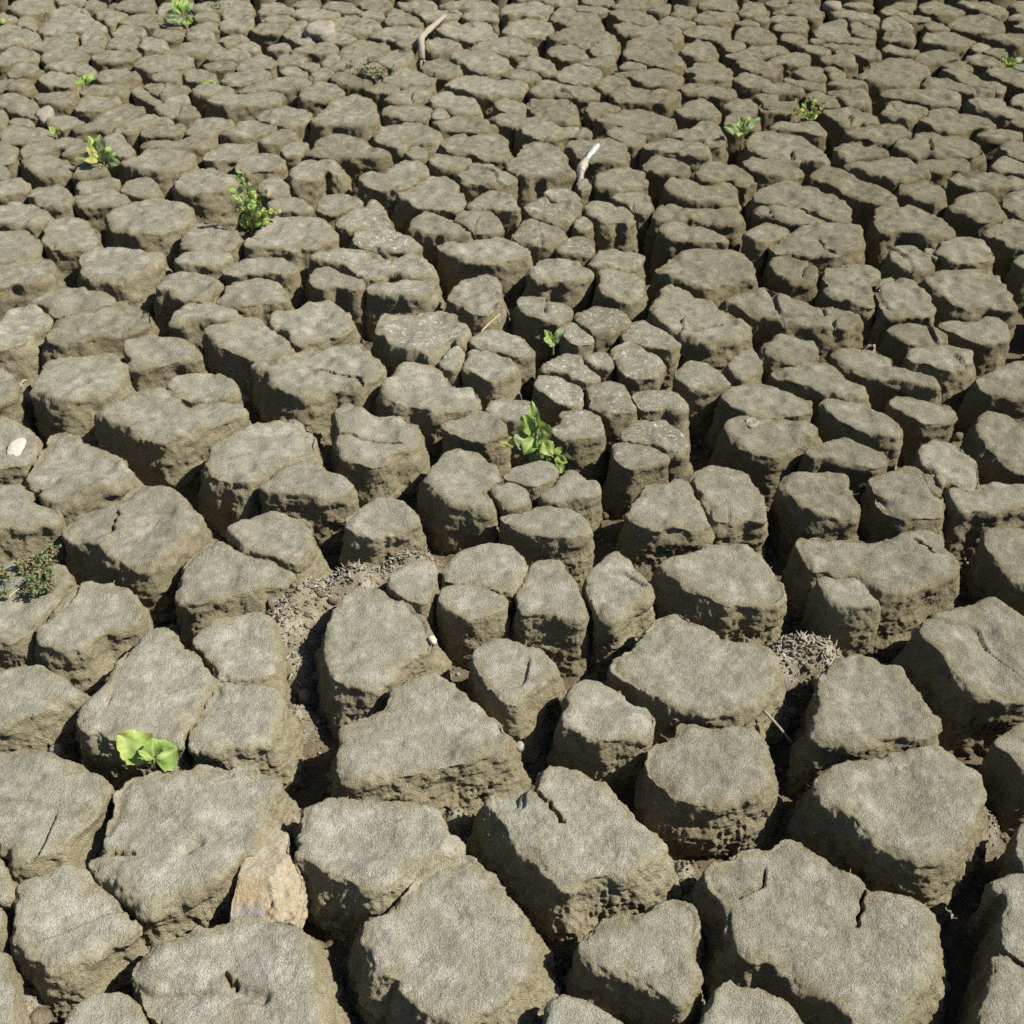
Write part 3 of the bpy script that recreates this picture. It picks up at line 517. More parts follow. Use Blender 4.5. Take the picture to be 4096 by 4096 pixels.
a79 0 0 : 145 5 155 2 170 0 183 0 190 3 185 5 170 6 155 8 146 8
a80 0 0 : 147 12 155 9 163 9 165 13 158 15 149 15
a81 0 0 : 166 11 172 7 182 5 189 6 191 11 180 12 170 14
a82 0 0 : 42 0 50 -3 62 -3 62 2 52 3 44 3
b2 1 0 : -14 68 -6 65 2 63 10 60 20 57 33 57 40 61 36 65 25 66 10 67 -5 69
b4 1 0 : 73 180 77 174 90 173 103 174 113 178 120 182 121 186 112 189 100 190 92 188 82 184
b5 1 0 : 63 166 70 162 80 157 88 152 94 155 97 162 101 168 98 171 88 171 78 172 70 172 63 170
b6 1 0 : 48 156 52 151 50 147 60 147 72 148 79 152 79 156 70 157 62 158 55 160 50 158
b7 1 0 : 10 152 18 149 28 149 37 153 41 157 33 159 22 158 13 157
b8 1 0 : 2 139 8 135 16 134 21 139 24 144 15 147 6 146
b9 1 0 : 26 131 33 123 42 120 55 120 63 124 66 130 60 132 55 128 50 130 47 132 42 134 33 136 27 135
b10 1 0 : 79 135 84 131 92 131 98 137 105 137 99 131 105 124 113 120 122 121 128 127 130 131 122 133 118 138 108 141 95 141 84 140
b11 1 0 : 107 147 115 144 122 140 132 135 143 135 150 139 152 145 157 152 158 155 148 157 138 155 125 155 117 153 110 150
b12 1 0 : 116 173 120 163 128 159 138 162 148 166 156 171 161 178 158 180 145 179 135 177 125 175
b13 1 0 : 150 167 155 161 165 159 175 160 181 166 185 172 178 175 168 175 160 172
b14 1 0 : 140 185 147 181 160 182 175 180 185 179 192 183 205 188 205 192 190 195 170 197 155 195 147 190
b15 1 0 : 161 155 168 147 180 144 190 147 196 153 198 159 188 158 175 157 165 158
b16 1 0 : 153 131 158 126 166 123 176 125 184 129 191 130 195 134 190 138 178 138 165 137 157 136
b17 1 0 : 131 121 135 115 142 116 148 119 157 117 163 121 158 126 150 127 143 127 135 126
b18 1 0 : 140 106 147 103 155 100 160 104 168 102 180 99 186 103 190 112 193 117 185 119 173 120 160 117 148 114 141 110
b19 1 0 : 89 101 95 96 105 94 118 94 128 97 136 99 139 104 135 109 125 109 115 107 112 102 113 108 114 113 107 113 98 108 90 105
b20 1 0 : 113 116 116 111 122 110 128 114 126 118 118 119
b21 1 0 : 46 108 50 104 60 101 72 103 82 107 88 112 96 113 100 118 92 120 80 119 65 117 52 119 40 117 37 114 45 111 55 110
b22 1 0 : 20 113 25 108 33 106 39 109 36 113 30 117 21 117
b23 1 0 : 4 105 10 100 18 97 26 98 30 104 24 107 14 108 6 108
b24 1 0 : 0 87 8 83 20 80 33 82 40 86 38 91 30 93 24 96 15 93 5 90
b25 1 0 : 42 91 48 87 53 82 57 77 65 73 78 72 86 76 88 84 90 93 82 96 70 95 58 93 50 95
b26 1 0 : 34 72 38 67 48 63 58 63 63 67 64 71 55 74 45 75 36 75
b27 1 0 : 98 82 102 79 115 80 128 80 131 83 130 88 120 90 108 89 99 88
b28 1 0 : 134 94 138 90 150 88 165 89 175 93 181 97 175 99 163 98 150 97 140 97
b29 1 0 : 131 76 137 71 146 70 150 73 160 73 166 77 167 85 158 86 148 85 142 80 134 79
b30 1 0 : 133 85 137 82 143 83 145 87 140 89 133 88
b31 1 0 : 98 75 105 71 115 67 125 66 132 68 133 73 125 75 115 77 105 77
b32 1 0 : 83 66 92 63 104 65 107 67 103 70 95 69 86 68
b33 1 0 : 92 62 100 58 105 53 115 52 127 55 133 59 130 62 118 63 108 64 98 63
b34 1 0 : 57 60 62 56 70 56 80 60 88 62 84 65 72 63 62 62
b35 1 0 : 41 59 46 53 53 51 59 54 56 57 50 58 44 60
b36 1 0 : 50 48 55 42 65 42 78 44 88 47 95 51 98 55 90 56 78 53 65 53 54 51
b37 1 0 : 88 45 95 40 105 36 115 38 118 41 112 47 105 50 98 49
b38 1 0 : 63 40 70 35 78 32 90 33 101 35 98 38 90 41 78 43 68 41
b39 1 0 : 26 38 35 35 48 33 58 33 60 38 50 39 38 39 28 40
b40 1 0 : 9 36 14 33 22 32 25 35 22 38 13 38
b41 1 0 : 14 45 20 41 30 41 38 44 35 47 25 48 16 49
b41b 1 0 : 18 54 24 50 30 50 38 54 34 57 24 57
b41c 1 0 : 33 49 40 46 47 48 48 51 42 53 36 51
b43 1 0 : 53 17 60 13 72 11 82 14 92 17 93 22 85 24 72 25 60 23 56 20 | 60 19 75 18 92 18 @1.2
b44 1 0 : 86 25 95 21 105 20 118 21 125 24 122 28 110 29 98 28 88 28
b44b 1 0 : 107 33 111 30 120 30 121 35 112 36
b45 1 0 : 52 29 60 26 70 26 75 29 68 31 58 31
b46 1 0 : 0 19 8 17 20 17 25 19 21 23 10 24 0 23 -5 22
b47 1 0 : 22 22 28 18 36 17 41 21 38 25 43 30 36 32 28 29 23 26
b48 1 0 : 5 15 12 11 20 11 29 15 22 16 10 16
b49 1 0 : 27 11 33 7 45 6 58 8 63 11 55 13 45 14 35 14
b50 1 0 : 0 10 6 4 15 2 26 5 28 8 18 10 8 11
b51 1 0 : 28 4 33 0 42 0 47 4 40 7 32 6
b52 1 0 : 48 6 55 1 65 0 75 4 80 8 70 8 58 7
b53 1 0 : 76 3 85 -1 97 -2 101 4 92 7 82 6
b54 1 0 : 97 16 100 10 104 5 110 7 115 11 120 12 125 17 122 20 112 19 102 19
b54b 1 0 : 78 10 85 8 94 9 97 12 90 14 80 13
b55 1 0 : 106 4 115 1 125 -1 133 1 135 6 125 8 115 7
b56 1 0 : 122 12 130 8 140 7 152 8 154 10 148 13 138 15 128 15
b57 1 0 : 138 5 148 1 160 -2 175 1 181 4 172 7 160 7 148 6
b58 1 0 : 156 12 162 8 172 8 180 10 181 14 172 14 160 14
b59 1 0 : 136 24 143 19 155 17 170 15 179 19 181 24 175 28 162 30 150 28 140 26
b60 1 0 : 128 33 135 29 145 30 153 34 154 37 145 38 133 38
b61 1 0 : 127 49 132 45 142 45 152 49 154 54 145 57 135 56 128 53
b62 1 0 : 147 44 152 40 165 40 180 41 188 44 190 50 186 53 175 54 166 52 155 48
b63 1 0 : 164 36 170 31 185 29 195 30 205 32 210 36 207 40 195 40 180 38 168 38
b64 1 0 : 145 64 150 59 160 56 172 57 180 60 190 59 198 61 205 66 198 71 188 72 175 73 160 70 150 67
b65 1 0 : 181 78 187 74 195 76 203 79 200 83 190 84 182 82
b66 1 0 : 178 89 184 85 195 85 203 88 204 93 195 94 183 92
c2 2 0 : -8 10 -3 4 8 1 20 1 28 4 28 10 20 13 8 12 -2 14 | -2 10 10 12 @1.2
c3 2 0 : -6 24 0 17 10 15 22 15 29 18 28 24 20 27 8 27 -3 27
c4 2 0 : 0 -2 20 -5 45 -5 48 1 40 4 30 3 20 0
c5 2 0 : 29 12 35 7 42 6 55 9 65 13 67 16 55 18 45 18 35 15
c6 2 0 : 42 4 50 3 60 5 70 6 76 8 70 10 58 9 48 7
c6b 2 0 : 52 1 62 -2 75 -1 76 3 65 3
c7 2 0 : 77 4 85 0 98 -3 112 -3 113 3 105 5 92 6 82 6
c8 2 0 : 71 9 80 7 92 8 105 12 109 15 102 18 90 16 78 13
c9 2 0 : 103 8 110 4 118 2 120 5 118 9 110 10
c10 2 0 : 122 9 122 4 128 2 136 6 138 10 130 13 124 12
c11 2 0 : 112 15 120 12 130 14 138 17 130 19 120 19
c12 2 0 : 140 5 148 1 160 -2 168 0 171 6 165 8 152 6
c13 2 0 : 136 14 144 9 155 8 167 9 169 13 160 16 148 17
c14 2 0 : 172 7 178 1 188 3 192 7 190 10 182 11 175 11
c14b 2 0 : 168 17 178 15 186 16 186 19 175 19
c14c 2 0 : 182 14 188 12 196 12 193 16 187 16
c15 2 0 : 28 27 35 24 45 21 55 19 65 18 69 22 66 26 55 28 42 29 32 30
c16 2 0 : 78 19 88 17 98 20 106 18 118 19 127 22 128 28 122 32 110 28 98 25 88 25 80 22
c17 2 0 : 38 31 50 30 60 29 70 26 76 28 79 33 79 39 70 40 60 40 58 36 48 34
c18 2 0 : 28 38 30 35 40 33 52 35 58 40 55 43 45 44 35 43
c18b 2 0 : 51 46 60 44 70 43 77 43 76 47 68 49 58 48
c19 2 0 : 85 40 90 32 102 29 115 31 120 34 121 39 128 43 130 47 120 49 108 47 98 45 88 44
c20 2 0 : 128 39 133 33 142 31 150 33 154 39 152 44 142 45 132 43
c21 2 0 : 130 24 138 19 150 19 162 21 165 24 163 30 155 31 145 28 136 26
c22 2 0 : 167 25 175 21 187 21 196 25 200 29 193 31 182 32 171 30
c23 2 0 : 158 34 165 31 175 32 173 36 165 38
c24 2 0 : 162 41 170 38 183 36 195 35 200 38 200 42 193 43 178 42
c24b 2 0 : 170 48 173 44 185 44 198 47 205 51 200 55 188 55 176 52
c25 2 0 : 5 50 10 44 16 42 25 45 31 48 30 54 22 55 12 52
c27 2 0 : -8 56 0 52 10 52 20 55 21 59 12 60 0 59
c28 2 0 : 33 57 38 52 50 50 60 52 67 55 66 59 58 62 48 63 38 61
c29 2 0 : 82 50 86 47 95 48 101 50 95 51 85 52
c30 2 0 : 76 55 85 53 98 52 108 51 118 53 127 57 126 64 118 66 105 65 95 62 85 58
c31 2 0 : 66 64 70 59 78 57 86 59 90 62 85 63 76 64 73 68 68 68
c32 2 0 : 75 71 78 66 90 65 105 68 115 69 125 71 123 76 115 79 108 78 95 77 82 76
c33 2 0 : 13 68 20 63 30 61 45 63 55 64 63 68 63 73 55 74 45 72 30 71 20 72
c34 2 0 : 12 79 15 75 28 74 42 75 46 80 50 87 48 92 38 94 28 92 20 86
c35 2 0 : 56 82 60 77 70 77 78 79 80 82 70 84 66 87 60 88
c36 2 0 : 64 92 68 87 80 86 85 83 98 84 110 86 120 89 122 95 115 98 103 99 92 97 80 94 70 95
c37 2 0 : 125 83 132 79 142 74 150 78 156 84 158 89 150 90 140 88 130 87
c38 2 0 : 126 67 132 63 145 64 158 65 168 68 167 72 155 72 140 70 130 70
c39 2 0 : 132 52 140 48 152 47 160 49 166 54 165 60 158 62 148 60 137 61 140 57 135 55
c40 2 0 : 168 58 175 55 185 57 193 60 198 63 193 66 183 65 172 63
c41 2 0 : 160 80 168 76 178 75 186 78 187 83 180 85 168 84
c42 2 0 : 184 73 188 71 198 71 202 74 200 80 195 82 189 78
c43 2 0 : 160 88 168 86 180 87 186 90 184 95 172 95 162 94
c44 2 0 : 5 95 8 90 18 89 30 92 38 96 50 95 56 96 58 101 48 102 37 101 28 104 18 102 10 101
c46 2 0 : 72 100 78 97 88 97 97 101 99 106 92 109 83 108 76 103
c47 2 0 : 43 108 48 105 58 106 66 106 72 104 80 107 85 112 86 118 78 122 68 121 58 120 50 115
c48 2 0 : 100 110 105 106 115 105 128 106 140 108 147 110 147 116 138 117 125 114 110 113
c49 2 0 : 118 102 128 97 135 98 142 93 150 94 157 99 160 105 157 110 150 110 143 106 130 104
c50 2 0 : 100 127 104 120 108 117 118 119 130 124 133 129 128 133 120 132 110 130
c51 2 0 : 139 133 143 126 150 122 160 123 170 127 180 131 182 137 175 140 168 134 158 133 148 136
c52 2 0 : -3 128 3 118 8 112 10 108 20 106 30 109 35 113 39 119 42 127 46 131 38 133 28 135 18 133 12 135 6 131
c53 2 0 : 24 147 30 143 40 142 47 146 48 150 38 151 30 151
c54 2 0 : 9 155 15 151 25 149 30 153 42 152 50 155 50 161 45 166 35 167 25 164 15 160
c55 2 0 : 61 137 65 132 78 128 88 126 97 129 99 135 98 140 88 142 75 143 65 142
c56 2 0 : 51 137 55 134 60 138 58 142 52 143
c57 2 0 : 77 149 83 146 93 144 102 147 105 153 103 160 96 160 88 156 80 152
c58 2 0 : 56 160 62 151 72 153 83 155 89 158 91 165 85 168 78 163 75 168 68 167 61 164
c58b 2 0 : 48 168 52 163 57 164 59 169 55 173 49 173
c59 2 0 : 115 143 120 138 130 137 140 139 142 141 150 140 160 138 168 142 170 149 168 152 158 153 145 152 130 150 120 147
c60 2 0 : 107 159 112 155 122 154 128 157 140 157 155 158 168 157 172 162 168 167 158 167 145 166 135 165 128 161 130 166 120 167 109 165
c61 2 0 : 112 175 118 169 128 168 132 172 145 172 157 176 160 180 150 181 135 180 122 179
c62 2 0 : 2 178 8 170 15 166 25 170 35 173 40 178 35 182 27 184 15 183 6 182
c63 2 0 : 36 187 42 180 50 179 57 183 61 189 55 191 45 191 38 190
d66 3 0 : -16 178 -10 172 0 168 10 170 16 174 12 179 3 182 -5 184 -12 183
d1 3 0 : -10 150 -5 142 5 139 18 138 28 141 38 145 50 149 58 154 61 160 57 166 47 164 36 160 26 155 12 153 0 154 -7 153
d2 3 0 : -8 157 2 156 15 157 28 158 35 162 43 165 38 168 28 167 15 165 0 161 -8 160
d3 3 0 : 3 185 10 179 20 174 30 170 45 168 60 170 69 173 68 180 68 188 60 190 48 192 38 191 20 189 8 190 | 39 180 42 187 50 191 @1.8
d4 3 0 : 83 160 86 156 93 159 96 164 100 159 108 156 115 158 125 164 135 171 138 177 130 182 120 183 112 176 105 172 98 172 88 174 83 168
d5 3 0 : 126 192 130 184 138 180 150 179 160 182 167 187 168 194 158 196 145 196 133 195
d5b 3 0 : 117 190 121 187 127 188 132 192 128 196 121 194
d6 3 0 : 139 157 145 150 155 146 165 147 170 152 175 158 176 164 168 167 160 165 150 160
d7 3 0 : 165 174 172 169 182 166 193 167 205 170 205 186 193 187 182 185 172 180
d8 3 0 : 180 150 185 145 193 143 203 146 203 160 193 163 186 158 182 155
d9 3 0 : 99 143 104 137 115 135 124 136 130 141 132 148 126 153 118 152 108 148
d10 3 0 : 33 135 40 129 48 128 58 132 70 136 82 139 87 143 94 147 97 153 92 155 82 151 72 149 65 147 55 142 43 138
d11 3 0 : 138 136 143 130 150 134 158 132 168 130 180 132 193 135 203 138 203 142 190 141 178 140 165 144 155 142 145 139
d12 3 0 : 60 125 65 122 78 121 90 119 100 118 108 121 114 127 119 131 112 134 102 136 92 134 80 130 68 128
d13 3 0 : 51 112 57 108 65 107 72 111 80 110 87 114 91 117 82 118 70 119 60 120 55 117
d14 3 0 : 93 113 100 107 110 105 115 100 125 99 132 102 140 100 150 104 158 110 162 114 155 117 142 117 128 118 122 115 110 117 100 115 | 122 105 123 115 @1.2
d15 3 0 : 113 123 120 120 130 121 140 119 148 120 151 124 148 128 140 126 130 128 120 126
d16 3 0 : 59 101 63 97 75 96 88 93 98 93 105 97 105 102 98 104 90 106 80 106 75 104 65 104
d17 3 0 : 41 85 48 82 55 83 62 81 70 85 80 87 84 91 75 93 68 92 65 96 57 97 50 91
d18 3 0 : 87 85 92 79 97 75 105 79 115 79 120 83 115 88 108 92 98 90
d19 3 0 : 113 93 118 88 127 82 138 82 145 86 155 86 165 88 170 94 165 97 155 94 148 97 138 99 125 96
d20 3 0 : 151 78 158 76 166 73 175 75 182 80 193 84 200 86 193 88 182 88 175 86 165 85 157 81
d21 3 0 : 86 70 92 67 100 66 110 67 118 68 128 67 138 68 144 72 142 78 132 78 122 78 110 74 98 72
d22 3 0 : 67 57 75 53 82 47 90 44 102 44 112 47 120 50 120 55 115 59 110 64 98 65 85 64 75 61
d23 3 0 : 118 62 121 57 130 59 142 62 155 65 168 68 168 71 158 72 148 68 135 66 122 66
d24 3 0 : 131 54 140 53 150 56 162 60 172 62 178 65 175 69 165 65 150 61 138 57
d25 3 0 : 165 53 172 51 182 52 193 56 203 60 203 66 193 65 180 60 168 57
d26 3 0 : 185 78 188 71 195 69 203 71 203 78 193 81
d26b 3 0 : 183 92 188 89 203 89 203 96 193 95
d27 3 0 : 160 102 168 98 180 98 190 99 191 104 180 104 168 104
d28 3 0 : 176 110 182 106 193 107 203 108 203 123 193 120 182 115
d29 3 0 : 171 124 178 119 188 122 198 127 198 134 185 131 175 128
d30 3 0 : 1 97 8 93 20 93 30 90 38 94 42 100 35 101 22 98 10 98
d30b 3 0 : -15 107 -10 100 0 100 10 103 22 104 30 107 36 112 44 117 43 122 35 122 25 119 15 120 5 118 -8 115 | 18 114 19 120 @1.2
d30c 3 0 : -18 124 -12 118 0 120 12 122 20 126 24 131 18 134 5 133 -8 131
d31 3 0 : -8 79 -2 75 8 75 20 77 22 83 18 88 8 87 -4 87
d32 3 0 : 29 74 35 69 45 71 51 73 53 77 54 79 45 80 35 77
d33 3 0 : 48 69 55 67 65 67 72 67 74 72 76 80 68 80 58 78 53 73
d34 3 0 : 46 64 50 60 62 59 72 62 75 65 65 65 53 66
d35 3 0 : -5 67 2 63 10 62 18 64 26 66 26 69 15 69 5 69
d35b 3 0 : 11 60 20 60 32 61 42 65 41 68 30 67 20 63
d36 3 0 : 20 55 27 51 38 50 43 53 44 58 40 60 28 59
d36b 3 0 : 43 51 48 50 55 53 58 57 52 60 46 58
d37 3 0 : 0 45 8 42 18 39 30 40 30 46 25 50 12 50 0 49 -5 47
d38 3 0 : 0 35 8 33 15 37 10 40 0 42 -6 40
d38b 3 0 : -4 51 5 51 9 54 5 57 -5 57
d39 3 0 : 40 44 46 41 58 40 65 43 66 48 58 49 50 46 44 46
d40 3 0 : 25 36 30 33 40 34 49 38 45 41 35 40
d41 3 0 : 40 33 48 31 55 33 60 34 68 34 64 35 55 36 47 36
d41b 3 0 : 50 38 60 36 72 35 82 38 84 42 75 43 62 40 53 40
d42 3 0 : 9 29 14 26 25 26 30 30 25 32 15 31
d43 3 0 : 31 30 40 28 55 28 70 30 80 30 80 33 65 32 45 31 33 32
d43b 3 0 : 36 23 42 18 52 16 59 18 61 23 62 27 50 27 38 26
d43c 3 0 : 61 19 68 17 78 20 80 25 76 28 66 26 63 22
d44 3 0 : 5 20 10 17 22 17 29 19 27 23 18 24 9 22
d44b 3 0 : 0 13 8 11 18 12 28 13 28 15 15 15 5 15 -6 15
d45 3 0 : 5 9 12 6 20 2 30 2 38 6 41 10 38 12 28 12 15 10
d46 3 0 : 44 6 50 3 55 6 60 8 70 9 80 11 83 13 72 14 62 15 52 12
d47 3 0 : 56 4 65 2 75 2 78 5 68 6
d48 3 0 : 85 10 90 6 98 7 105 11 115 12 123 13 120 15 108 15 98 12
d49 3 0 : 85 18 90 14 98 14 106 17 108 21 98 22 88 21
d49b 3 0 : 72 17 80 16 83 18 79 20
d50 3 0 : 87 28 92 23 100 22 108 25 109 32 100 33 92 31
d51 3 0 : 117 32 120 24 128 23 140 24 150 28 156 32 148 36 138 37 125 34
d51b 3 0 : 119 19 125 16 132 18 136 21 128 22 121 22
d52 3 0 : 87 37 92 34 100 37 110 38 114 38 110 40 100 40
d53 3 0 : 112 43 118 39 130 39 140 41 143 44 135 45 125 46 117 46
d54 3 0 : 133 48 140 46 150 47 153 52 145 53 137 51
d55 3 0 : 150 43 158 41 168 43 175 48 178 51 168 50 155 48
d56 3 0 : 163 39 170 36 178 37 181 42 172 42 165 41
d56b 3 0 : 152 34 158 32 166 34 164 38 155 37
d57 3 0 : 166 28 172 25 185 25 198 27 200 31 188 33 178 31
d58 3 0 : 137 18 145 13 155 13 160 12 170 15 177 20 175 23 165 24 152 22 142 21
d59 3 0 : 112 6 118 2 128 1 140 4 148 9 140 11 128 11 116 8
d60 3 0 : 142 3 150 0 165 1 177 5 180 10 170 11 160 8 148 5
d61 3 0 : 92 4 100 1 110 3 110 7 100 7
d62 3 0 : 184 4 190 1 200 0 200 9 190 9
d62b 3 0 : 181 13 190 11 200 11 200 15 190 15
d62c 3 0 : 186 19 193 17 203 17 203 23 193 22
d64 3 0 : 184 51 190 48 200 48 200 54 190 53
d65 3 0 : 0 2 6 -2 14 -1 13 3 4 4
d65b 3 0 : 16 1 25 -3 34 -2 33 0"""
